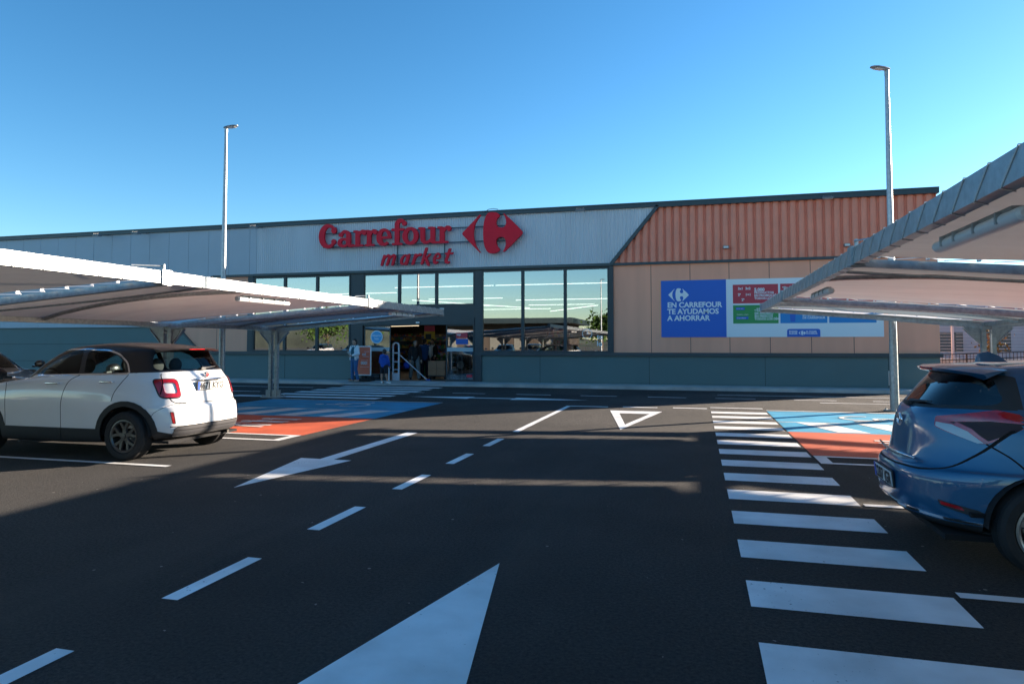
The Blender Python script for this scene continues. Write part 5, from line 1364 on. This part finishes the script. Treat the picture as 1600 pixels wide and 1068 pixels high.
    build_body(car, bm, [(0, 'body', cp, 0, 'join'), (1, 'window_surround', black_pl, 0.001, 'join'), (2, 'lower_trim', black_pl, 0.003, 'join'), (3, 'bumper_strip', chrome, 0.006, 'join'), (5, 'front_door_window', car_glass_dark, 0, 'pair'), (6, 'rear_door_window', car_glass_dark, 0, 'pair'),
        (7, 'windscreen', car_glass, 0, 'join'), (8, 'rear_window', car_glass_dark, 0, 'join'), (9, 'panel_gaps', blackm, 0, 'join'), (12, 'tail_lamp', lamp_red, .008, 'pair'), (13, 'tail_lamp_inner', lamp_dark, .004, 'pair'), (14, 'reversing_lamp', lamp_white, .006, 'pair'), (15, 'reflector', lamp_red, .004, 'pair')])
    bm.free()
    g = MB(); rows = []
    for y in [-.62 + 1.24 * i / 12 for i in range(13)]:
        e = abs(y) / .62; xb = -1.80 + .20 * e ** 3; z = 1.418 - .035 * e ** 3
        rows.append([(-1.45, y, z + .028), (xb + .05, y, z + .014), (xb, y, z - .004), (xb + .02, y, z - .028), (-1.6, y, z - .045)])
    v = g.grid(rows); g.bm.faces.new(v[0]); g.bm.faces.new(v[-1]); g.build('roof_spoiler', cp, car, smooth=True)
    MB().box(-1.802, -1.79, -.14, .14, 1.398, 1.412).build('high_brake_light', lamp_red, car)
    g = MB(); rows = []
    for t, h, w in ((0, .0, .03), (.25, .05, .03), (.6, .085, .022), (.9, .07, .012), (1, .01, .008)):
        x = -1.22 - .22 * t; rows.append([(x, -w, 1.455), (x, -w * .5, 1.455 + h), (x, w * .5, 1.455 + h), (x, w, 1.455)])
    v = g.grid(rows); g.bm.faces.new(v[0]); g.bm.faces.new(v[-1]); g.build('shark_fin_aerial', cp, car, smooth=True)
    g = MB(); ring = [(-1.995, .07 * math.cos(a), .985 + .045 * math.sin(a)) for a in [2 * PI * i / 24 for i in range(25)]]; g.tube(ring, .009, 8, False)
    g.tube([(-1.998, .032 * math.cos(a), .985 + .043 * math.sin(a)) for a in [2 * PI * i / 18 for i in range(19)]], .007, 6, False); g.build('emblem', chrome, car, smooth='all')
    MB().tube([(-2.03, -.5, .745), (-2.055, -.2, .735), (-2.06, .2, .735), (-2.03, .5, .745)], [.006, .012, .012, .006], 6).build('tailgate_trim', chrome, car, smooth='all')
    plate(car, -2.125, .535, .52, .115, '2207 JGR', tilt=R(-6))
    g = MB(); g.tube([(-1.905, .0, 1.135), (-1.90, -.2, 1.15), (-1.87, -.38, 1.16)], [.022, .012, .006], 6); g.box(-1.945, -1.87, -.06, .06, 1.10, 1.14, .01); g.build('rear_wiper', black_pl, car, smooth=True)
    for xx in (-.12, -1.02 + .02):
        for s_ in (-1, 1):
            z_ = .93; g = MB(); g.box(xx - .1, xx + .1, s_ * .885 - .012, s_ * .885 + .012, z_ - .012, z_ + .012, .008); g.build('door_handle', cp, car, smooth=True)
    for s_ in (-1, 1):
        g = MB(); rows = []
        for yy, w_ in ((.0, .04), (.06, .08), (.16, .09), (.22, .05)):
            rows.append([(.78 + w_ * .6 * math.cos(a), s_ * (.86 + yy), 1.09 + w_ * .9 * math.sin(a)) for a in [2 * PI * i / 14 for i in range(14)]])
        v = g.grid(rows, True); g.bm.faces.new(v[0]); g.bm.faces.new(v[-1]); g.bar((.8, s_ * .80, 1.04), (.8, s_ * .9, 1.06), .07, .04); g.build('wing_mirror', cp, car, smooth=True)
    MB().box(-1.9, 1.9, -.70, .70, .20, .24).box(-1.75, .95, -.76, .76, .38, .41).build('floor_pan', blackm, car)
    seats(car, None, ((.28, (-.37, .37)), (-.62, (-.38, .38))))
    MB().box(.62, 1.05, -.70, .70, .70, .98, .05).build('dashboard', black_pl, car, smooth=True)
    for ax in AX:
        liner(car, ax, ARC, .84, .56)
        for s_ in (-1, 1): make_wheel(car, ax, s_ * .765, RW, .205, s_, alloy, 'v5', .215)
    return car
car2 = make_hatch('blue hatchback with wraparound red tail lamps, cut off by the right picture edge', (0.002, 0.085, 0.19), 0.25)
car2.location = (3.60, 6.30, 0)
car3 = make_hatch('black car beyond the white crossover, only its roof and side windows showing', (0.010, 0.011, 0.013), 0.2)
car3.location = (-15.1, 11.15, 0); car3.rotation_euler = (0, 0, 0); car3.scale = (1, 1, 1.06)
# ---------------------------------------------------------------- people (skin grown as one surface over tapered limbs)
def blob(caps, voxel, smooth=2):
    """caps: list of (p0, r0, p1, r1) tapered capsules or (centre, r, (sx,sy,sz)) ellipsoids -> one remeshed surface"""
    bm = bmesh.new()
    for c in caps:
        if len(c) == 4:
            p0, r0, p1, r1 = Vector(c[0]), c[1], Vector(c[2]), c[3]; d = p1 - p0; L_ = d.length
            q = d.to_track_quat('Z', 'Y').to_matrix().to_4x4()
            rows = []
            prof = [(r0 * math.sin(PI / 2 * k / 4), -r0 * math.cos(PI / 2 * k / 4)) for k in range(1, 5)] + [(r1 * math.cos(PI / 2 * k / 4), L_ + r1 * math.sin(PI / 2 * k / 4)) for k in range(0, 4)]
            for r, h in prof: rows.append([bm.verts.new(p0 + (q @ Vector((r * math.cos(a), r * math.sin(a), h)))) for a in [2 * PI * i / 14 for i in range(14)]])
            a_ = bm.verts.new(p0 + q @ Vector((0, 0, -r0))); b_ = bm.verts.new(p0 + q @ Vector((0, 0, L_ + r1)))
            for i in range(len(rows) - 1):
                for j in range(14): bm.faces.new((rows[i][j], rows[i][(j + 1) % 14], rows[i + 1][(j + 1) % 14], rows[i + 1][j]))
            for j in range(14):
                bm.faces.new((a_, rows[0][(j + 1) % 14], rows[0][j])); bm.faces.new((b_, rows[-1][j], rows[-1][(j + 1) % 14]))
        else:
            ce, r, sc = c
            m_ = Matrix.Translation(ce) @ Matrix.Diagonal((r * sc[0], r * sc[1], r * sc[2], 1))
            bmesh.ops.create_uvsphere(bm, u_segments=20, v_segments=12, radius=1, matrix=m_)
    me = bpy.data.meshes.new('t'); bm.to_mesh(me); bm.free()
    o = bpy.data.objects.new('t', me); link(o)
    md = o.modifiers.new('r', 'REMESH'); md.mode = 'VOXEL'; md.voxel_size = voxel
    sm = o.modifiers.new('s', 'SMOOTH'); sm.factor = 0.5; sm.iterations = smooth
    bpy.context.view_layer.update()
    m2 = bpy.data.meshes.new_from_object(o.evaluated_get(bpy.context.evaluated_depsgraph_get()))
    bpy.data.objects.remove(o); bpy.data.meshes.remove(me)
    m2.polygons.foreach_set('use_smooth', [True] * len(m2.polygons))
    return m2
def blob_obj(name, caps, voxel, m, parent, smooth=2):
    me = blob(caps, voxel, smooth); me.materials.clear(); me.materials.append(m); me.name = name
    o = bpy.data.objects.new(name, me); link(o); o.parent = parent; return o
def cloth(name, col, **k): return mat(name, col, 0.85, var=0.15, vscale=8, bump=0.4, bscale=14, **k)
skin_a = mat('skin', (0.42, 0.24, 0.17), 0.55); hair_d = mat('dark_hair', (0.015, 0.011, 0.009), 0.5, bump=0.5, bscale=60)
hair_g = mat('grey_hair', (0.25, 0.23, 0.21), 0.6, bump=0.5, bscale=60)
def hand(pw, direction, curl, s=1.0, side=1, size=1.0):
    """capsules for palm, four fingers and thumb"""
    d = Vector(direction).normalized(); pw = Vector(pw); u = d.cross(Vector((0, 0, 1))); u = u.normalized() if u.length > .1 else Vector((1, 0, 0))
    n = u.cross(d).normalized(); k = size; out = [(pw, .024 * k, pw + d * .07 * k, .03 * k), (pw + u * .015 * k, .02 * k, pw + d * .075 * k + u * .022 * k, .018 * k), (pw - u * .015 * k, .02 * k, pw + d * .075 * k - u * .022 * k, .018 * k)]
    for i, L_ in enumerate((.072, .08, .076, .06)):
        a = pw + d * .085 * k + u * (.028 - .019 * i) * k; b = a + (d * math.cos(curl) - n * math.sin(curl)) * L_ * .5 * k; c = b + (d * math.cos(curl * 2.2) - n * math.sin(curl * 2.2)) * L_ * .5 * k
        out += [(a, .0095 * k, b, .009 * k), (b, .009 * k, c, .0075 * k)]
    t0 = pw + d * .02 * k + u * .03 * k * side; t1 = t0 + (d * .6 + u * .7 * side - n * .2) * .045 * k; t2 = t1 + (d * .9 + u * .2 * side - n * .3) * .03 * k
    out += [(t0, .013 * k, t1, .011 * k), (t1, .011 * k, t2, .009 * k)]
    return out
def person(label, loc, rotz, J, clothes, hair, vox=.011, hs=1.0, group=None, hairmat=None, skin=None):
    """J: joint positions in local space (facing -y); clothes: list of (name, material, list of capsules)"""
    t = thing('person', label, 'person', loc, rotz, group)
    H = Vector(J['head']); N = Vector(J['neck'])
    f = Vector(J.get('face', (0, -1, 0))).normalized(); rgt = f.cross(Vector((0, 0, 1))).normalized()
    k = hs
    body = [(H, .105 * k, (.76, .90, 1.08)), (H + f * .02 * k - Vector((0, 0, .055 * k)), .07 * k, (.9, .95, .95)),
            (H + f * .092 * k - Vector((0, 0, .012 * k)), .012 * k, H + f * .106 * k - Vector((0, 0, .034 * k)), .014 * k),
            (H + f * .085 * k - Vector((0, 0, .066 * k)), .014 * k, (1.8 if abs(f.y) > .5 else 1, 1 if abs(f.y) > .5 else 1.8, .5)),
            (H - Vector((0, 0, .07 * k)), .05 * k, N, .052 * k)]
    for s_ in (-1, 1):
        body.append((H + rgt * s_ * .082 * k - f * .0 - Vector((0, 0, .01 * k)), .026 * k, (.5, .7, 1.1)))
        body.append((H + f * .076 * k + rgt * s_ * .03 * k + Vector((0, 0, .012 * k)), .02 * k, (1, .8, .5)))
    sh = {s_: Vector(J['sh' + s_]) for s_ in 'LR'}; el = {s_: Vector(J['el' + s_]) for s_ in 'LR'}; wr = {s_: Vector(J['wr' + s_]) for s_ in 'LR'}
    hp = {s_: Vector(J['hip' + s_]) for s_ in 'LR'}; kn = {s_: Vector(J['kn' + s_]) for s_ in 'LR'}; an = {s_: Vector(J['an' + s_]) for s_ in 'LR'}
    pel = (hp['L'] + hp['R']) / 2; w = k
    body += [(N, .06 * w, (sh['L'] + sh['R']) / 2, .08 * w), (sh['L'], .058 * w, sh['R'], .058 * w), ((sh['L'] + sh['R']) / 2 - Vector((0, 0, .12 * w)), .13 * w, pel + Vector((0, 0, .1 * w)), .12 * w), (hp['L'], .10 * w, hp['R'], .10 * w)]
    for s_ in 'LR':
        body += [(sh[s_], .05 * w, el[s_], .038 * w), (el[s_], .038 * w, wr[s_], .026 * w), (hp[s_], .085 * w, kn[s_], .055 * w), (kn[s_], .052 * w, (kn[s_] * .6 + an[s_] * .4), .052 * w), (kn[s_], .05 * w, an[s_], .034 * w)]
        d = (wr[s_] - el[s_]); body += hand(wr[s_], J.get('hd' + s_, d), J.get('curl', .5), side=(1 if s_ == 'L' else -1), size=k)
        toe = an[s_] + Vector(J.get('toe' + s_, (0, -.14, 0))) * k; body += [(an[s_] - Vector((0, 0, .03)), .035 * w, toe - Vector((0, 0, .035)), .03 * w)]
    blob_obj('body', body, vox, skin or skin_a, t, 1)
    for nm, m_, fn in clothes: blob_obj(nm, fn(sh, el, wr, hp, kn, an, pel, w, N, H), vox * 1.1, m_, t, 2)
    hb = [(H + Vector((0, 0, .025 * k)) - f * .018 * k, .112 * k, (.80, .92, 1.0))] + hair(H, f, rgt, k)
    me = blob(hb, vox, 1)
    # open the hair over the face
    b2 = bmesh.new(); b2.from_mesh(me)
    bad = [v for v in b2.verts if (v.co - H).dot(f) > .045 * k and v.co.z < H.z + .055 * k]
    bmesh.ops.delete(b2, geom=bad, context='VERTS'); b2.to_mesh(me); b2.free()
    me.materials.clear(); me.materials.append(hairmat or hair_d); o = bpy.data.objects.new('hair', me); link(o); o.parent = t
    g = MB()
    for s_ in (-1, 1): g.sphere(H + f * .092 * k + rgt * s_ * .031 * k + Vector((0, 0, .008 * k)), .0105 * k, 8)
    g.build('eyes', black_pl, t)
    return t
def shoes(m_, off=0.0):
    def fn(sh, el, wr, hp, kn, an, pel, w, N, H):
        out = []
        for s_ in 'LR':
            toe = an[s_] + Vector(TOE[s_]) * w
            out += [(an[s_] + Vector((0, 0, -.005)), .045 * w, an[s_] - Vector((0, 0, .035)), .05 * w), (an[s_] - Vector((0, 0, .045)), .043 * w, toe - Vector((0, 0, .045)), .04 * w)]
        return out
    return ('shoes', m_, fn)
TOE = {'L': (.03, -.16, 0), 'R': (-.03, -.16, 0)}
def trousers(m_, r0=.105, rk=.075, ra=.07, short=False, name='trousers'):
    def fn(sh, el, wr, hp, kn, an, pel, w, N, H):
        out = [(hp['L'], .118 * w, hp['R'], .118 * w), (pel + Vector((0, 0, .1 * w)), .12 * w, (1.15, .95, 1))]
        for s_ in 'LR':
            if short: out += [(hp[s_], r0 * w, hp[s_] * .25 + kn[s_] * .75, .092 * w)]
            else: out += [(hp[s_], r0 * w, kn[s_], rk * w), (kn[s_], rk * w, an[s_] + Vector((0, 0, .015)), ra * w)]
        return out
    return (name, m_, fn)
def top(m_, name='jacket', sl=1.0, r=.075, body=.155, down=.0, collar=True):
    def fn(sh, el, wr, hp, kn, an, pel, w, N, H):
        c = (sh['L'] + sh['R']) / 2
        out = [(sh['L'], .072 * w, sh['R'], .072 * w), (c - Vector((0, 0, .10 * w)), body * w, pel + Vector((0, 0, (.04 - down) * w)), (body - .008) * w), (c + Vector((.06, 0, -.12)) * w, .115 * w, pel + Vector((.05, 0, .04 - down)) * w, .125 * w), (c + Vector((-.06, 0, -.12)) * w, .115 * w, pel + Vector((-.05, 0, .04 - down)) * w, .125 * w)]
        for s_ in 'LR':
            out.append((sh[s_], r * w, el[s_], (r - .012) * w))
            if sl > .5: out.append((el[s_], (r - .014) * w, el[s_] * .08 + wr[s_] * .92, .046 * w))
        if collar: out.append((N - Vector((0, 0, .02)), .068 * w, c, .08 * w))
        return out
    return (name, m_, fn)
# woman in front of the pier: white jacket open over teal top, jeans, hands raised before her
jw = cloth('white_jacket', (0.62, 0.68, 0.72)); jt = cloth('teal_top', (0.02, 0.10, 0.14)); jd = cloth('jeans', (0.03, 0.11, 0.26)); beige = cloth('beige_shoe', (0.45, 0.33, 0.28))
def short_hair(H, f, r, k): return [(H - f * .05 * k, .09 * k, (.9, .9, 1.05))]
def bun_hair(H, f, r, k): return [(H - f * .06 * k - Vector((0, 0, .02)), .085 * k, (.95, .9, 1.1)), (H - f * .12 * k, .045 * k, (1, 1, 1))]
def open_jacket(sh, el, wr, hp, kn, an, pel, w, N, H):
    c = (sh['L'] + sh['R']) / 2; out = []
    for s_, q in (('L', 1), ('R', -1)):
        out += [(c + Vector((q * .10, 0.0, -.06)) * w, .085 * w, pel + Vector((q * .125, .0, .0)) * w, .085 * w), (c + Vector((q * .11, -.06, -.10)) * w, .055 * w, pel + Vector((q * .15, -.07, -.02)) * w, .05 * w),
                (sh[s_], .075 * w, el[s_], .062 * w), (el[s_], .062 * w, el[s_] * .12 + wr[s_] * .88, .045 * w), (c, .075 * w, sh[s_], .07 * w)]
    out += [(c + Vector((0, .06, -.08)) * w, .10 * w, pel + Vector((0, .06, .02)) * w, .11 * w), (N + Vector((0, .03, -.03)), .06 * w, c + Vector((0, .03, 0)), .08 * w)]
    return out
person('woman in open white jacket and jeans beside the orange poster board, hands raised', (-13.15, 24.62, 0.115), R(-22),
    dict(head=(0, -.02, 1.56), neck=(0, 0, 1.40), face=(.1, -1, 0), shL=(.165, 0, 1.36), shR=(-.165, 0, 1.36), elL=(.25, -.02, 1.10), elR=(-.26, -.04, 1.11), wrL=(.10, -.22, 1.02), wrR=(-.14, -.22, 1.20),
         hdL=(-.6, -.6, -.1), hdR=(.4, -.6, .5), hipL=(.09, 0, .90), hipR=(-.09, 0, .90), knL=(.13, -.05, .49), knR=(-.10, -.02, .49), anL=(.20, .0, .085), anR=(-.12, 0, .085)),
    [trousers(jd, .10, .072, .062), top(jt, 'teal_top', 0, .06, .135), ('white_jacket', jw, open_jacket), shoes(beige)], bun_hair)
# boy seen from behind in blue hoodie, dark shorts, white trainers
bh = cloth('blue_hoodie', (0.01, 0.07, 0.36)); ds = cloth('dark_shorts', (0.01, 0.012, 0.02)); ws = mat('white_trainers', (0.75, 0.78, 0.8), 0.5)
TOE = {'L': (.05, -.15, 0), 'R': (-.04, -.15, 0)}
def hood(sh, el, wr, hp, kn, an, pel, w, N, H): 
    c = (sh['L'] + sh['R']) / 2
    return top(bh)[2](sh, el, wr, hp, kn, an, pel, w, N, H) + [(c + Vector((.07, .09, .03)) * w, .07 * w, c + Vector((-.07, .09, .03)) * w, .07 * w), (c + Vector((0, .12, -.04)) * w, .06 * w, (1.3, .8, 1))]
K = .80
def sc(d, k): return {a: tuple(q * k for q in v) if isinstance(v, tuple) and not a.startswith(('face', 'hd', 'toe')) else v for a, v in d.items()}
person('boy in blue hooded top, dark shorts and white shoes seen from behind by the door', (-11.72, 24.30, 0.055), R(168),
    dict(head=(0, -.02, 1.235), neck=(0, 0, 1.10), face=(.85, -.5, 0), shL=(.14, 0, 1.06), shR=(-.14, 0, 1.06), elL=(.20, -.02, .84), elR=(-.20, -.02, .84), wrL=(.16, -.13, .70), wrR=(-.16, -.13, .70),
         hipL=(.08, 0, .68), hipR=(-.08, 0, .68), knL=(.10, 0, .38), knR=(-.11, .0, .38), anL=(.10, .0, .085), anR=(-.15, -.04, .085)),
    [trousers(ds, .098, short=True, name='shorts'), ('hooded_top', bh, hood), shoes(ws)], short_hair, hs=.86)
# people inside the entrance
blk = cloth('black_jumper', (0.012, 0.012, 0.014)); gry = cloth('grey_trousers', (0.16, 0.17, 0.17)); bsh = cloth('black_shoe', (0.01, 0.01, 0.01))
vest = cloth('blue_vest', (0.015, 0.07, 0.22)); nav = cloth('navy_trousers', (0.01, 0.014, 0.03)); wsh = cloth('white_shirt', (0.6, 0.6, 0.6))
stand = lambda **k: {**dict(head=(0, -.01, 1.60), neck=(0, 0, 1.44), shL=(.18, 0, 1.40), shR=(-.18, 0, 1.40), elL=(.24, .0, 1.12), elR=(-.24, .0, 1.12), wrL=(.24, -.14, .92), wrR=(-.24, -.10, .90), hipL=(.09, 0, .92), hipR=(-.09, 0, .92), knL=(.11, -.02, .50), knR=(-.11, -.02, .50), anL=(.12, 0, .085), anR=(-.12, 0, .085)), **k}
TOE = {'L': (.02, -.16, 0), 'R': (-.02, -.16, 0)}
person('bent older person in black jumper and grey trousers inside the doorway holding a blue bag', (-11.42, 26.6, 0.11), R(35),
    stand(head=(0, -.12, 1.50), neck=(0, -.05, 1.36), shL=(.18, -.03, 1.32), shR=(-.18, -.03, 1.32), elL=(.25, .0, 1.05), elR=(-.25, -.05, 1.05), wrL=(.25, -.12, .82), wrR=(-.24, -.2, .82), knL=(.12, -.14, .50), anL=(.13, -.22, .085), knR=(-.12, .08, .50), anR=(-.13, .24, .085)),
    [trousers(gry, .108, .085, .08), top(blk, 'black_jumper', down=.08), shoes(bsh)], short_hair, vox=.014, hairmat=hair_g)
person('shop visitor in blue padded vest over pale sleeves, seen from behind in the entrance', (-11.55, 28.0, 0.11), R(200),
    stand(face=(-.6, -1, 0)), [trousers(nav, .11, .085, .08), top(wsh, 'pale_sleeves', 1, .062, .12), top(vest, 'blue_vest', 0, .06, .175, down=.05), shoes(bsh)], short_hair, vox=.014)
person('person in open dark jacket over white shirt facing the door from the aisle', (-11.75, 29.4, 0.11), R(-15),
    stand(), [trousers(nav, .11, .085, .08), top(wsh, 'white_shirt', 1, .06, .15), ('dark_jacket', blk, open_jacket), shoes(bsh)], short_hair, vox=.016)
person('person in white top standing behind the right-hand door glass', (-9.55, 27.2, 0.11), R(90),
    stand(), [trousers(nav, .11, .085, .08), top(wsh, 'white_top', 1, .068, .15), shoes(bsh)], short_hair, vox=.016)
t = thing('shopping_bag', 'blue bag held low by the older person in the doorway', 'bag', (-11.72, 26.42, 0.11))
blob_obj('bag_body', [((0, 0, .62), .13, (1, .7, .9)), ((0.02, 0, .55), .11, (1.1, .7, .8))], .015, cloth('bag_blue', (0.01, 0.06, 0.42)), t)
MB().tube([(-.06, 0, .70), (-.03, 0, .80), (.03, 0, .80), (.06, 0, .70)], .008, 6).build('handle', bh, t)

# ---------------------------------------------------------------- things at the entrance
t = thing('poster_board', 'orange advertising board in white frame on a rubber foot beside the entrance', 'poster board', (-13.05, 25.02, 0.115), R(-4))
orange_p = mat('poster_orange', (0.78, 0.17, 0.09), 0.5, var=0.15, vscale=2)
g = MB(); g.box(-.44, -.40, -.02, .02, .22, 1.40); g.box(.40, .44, -.02, .02, .22, 1.40); g.box(-.40, .40, -.019, .019, .22, .26); g.box(-.40, .40, -.019, .019, 1.36, 1.40); g.build('frame', galv_paint, t)
po = MB().box(-.40, .40, -.008, .008, .26, 1.36).build('poster', orange_p, t)
put_text('poster_text', 'cci', .17, white_v, po, (.02, -.010, 1.02), RX, off=.004); put_text('poster_text', '000!', .17, white_v, po, (-.03, -.010, .66), RX, off=.005)
g = MB(); g.box(.06, .34, -.011, -.009, .97, .985); g.box(.12, .36, -.011, -.009, 1.17, 1.182); g.box(-.05, .34, -.011, -.009, .56, .568); g.box(.0, .3, -.011, -.009, .82, .83); g.build('poster_lines', white_v, po)
g = MB(); g.box(-.5, .5, -.22, .22, 0, .10, .03); g.bar((-.3, 0, .1), (-.3, 0, .23), .04, .04, (0, 1, 0)); g.bar((.3, 0, .1), (.3, 0, .23), .04, .04, (0, 1, 0)); g.build('foot', rubber, t)
gate_m = mat('gate_white', (0.66, 0.70, 0.78), 0.4)
def gate(x, y, label, lean=0):
    t = thing('security_gate', label, 'security gate', (x, y, 0.11), lean, 'white anti-theft gates at the entrance')
    g = MB(); w = .13
    pts = [(-w, 0, .0), (-w, 0, 1.42)] + [(-w * math.cos(a), 0, 1.42 + w * .9 * math.sin(a)) for a in [PI * i / 8 for i in range(1, 8)]] + [(w, 0, 1.42), (w, 0, 0)]
    for a, b in zip(pts, pts[1:]): g.bar(a, (b[0] + (b[0] - a[0]) * .01, b[1], b[2] + (b[2] - a[2]) * .01), .05, .07, (0, 1, 0)) if abs(b[2] - a[2]) > .01 else g.bar(a, b, .05, .07, (0, 1, 0))
    g.build('loop', gate_m, t)
    g = MB()
    for z in (.42, .74, 1.1): g.box(-w + .03, w - .03, -.02, .02, z, z + .04)
    g.box(-w + .027, w - .027, -.022, .022, 0, .30); g.build('crossbars', gate_m, t)
gate(-11.93, 25.85, 'white anti-theft gate at the left edge of the open doorway'); gate(-9.42, 25.95, 'white anti-theft gate behind the right-hand door glass'); 
t = thing('checkout_post', 'slim white post pair behind the right-hand door glass', 'post', (-9.05, 26.3, 0.11))
for q in (-.17, .17): MB().tube([(q, 0, 0), (q, 0, 1.7)], .028, 10).build('post', gate_m, t)
t = thing('floor_squeegee', 'long white pole leaning across the doorway with a blue head on the floor', 'cleaning pole', (-10.56, 25.85, 0.12))
MB().tube([(-1.38, .12, 1.13), (0, 0, .03)], .017, 8).build('pole', gate_m, t); MB().box(-.03, .15, -.04, .04, 0, .05, .01).build('blue_head', blue_v, t)
t = thing('door_guard', 'short pale guard post between the boy and the open doorway', 'post', (-11.98, 25.30, 0.12)); g = MB(); g.tube([(0, 0, 0), (0, 0, .62)], .022, 10); g.build('post', gate_m, t); MB().box(-.05, .05, -.05, .05, 0, .015).build('foot', galv, t)
t = thing('platform_trolley', 'low flat trolley on castors just inside the doorway', 'trolley', (-10.50, 27.1, 0.11))
MB().box(-.42, .42, -.3, .3, .13, .17, .01).build('platform', black_pl, t); g = MB(); g.tube([(.40, -.25, .17), (.40, -.25, .55), (.40, .25, .55), (.40, .25, .17)], .015, 8); g.build('handle', galv, t)
for a in (-1, 1):
    for b in (-1, 1): MB().lathe([(.0, -.018), (.055, -.018), (.06, 0), (.055, .018), (0, .018)], 16, 'y', (a * .33, b * .24, .06)).build('castor', rubber, t)
card = mat('cardboard', (0.36, 0.19, 0.11), 0.85, var=.1, vscale=3)
for i, (x, y, z, lb) in enumerate(((-10.72, 27.05, .281, 'brown carton at the bottom left of the stack on the trolley'), (-10.34, 27.05, .281, 'brown carton at the bottom right of the stack on the trolley'), (-10.72, 27.05, .585, 'brown carton at the top left of the stack on the trolley'), (-10.34, 27.05, .585, 'brown carton at the top right of the stack on the trolley'))):
    o = MB().box(-.185, .185, -.25, .25, 0, .30, .006).build('cardboard_box', card); o.location = (x, y, z); tag(o, lb, 'box', 'cartons on the platform trolley')
# a few more parked cars across the car park, mirrored in the shop windows
for i, (x, y, src, rz, lb) in enumerate(((-15.5, -14, car1, R(90), 'white crossover across the car park, mirrored in the right windows'), (-18.5, -14.3, car3, R(90), 'black hatchback across the car park, mirrored in the right windows'), (-21.5, -14, car2, R(-90), 'blue hatchback across the car park, mirrored in the right windows'),
        (-12.5, -14.2, car2, R(90), 'blue hatchback nearest the mirrored lamp post'), (-40, -16, car1, R(90), 'white crossover mirrored low in the left windows'), (-36, -16, car3, R(90), 'black hatchback mirrored low in the left windows'))):
    copy_tree(src, lb, (x, y, 0), rz)['group'] = 'parked cars across the car park'
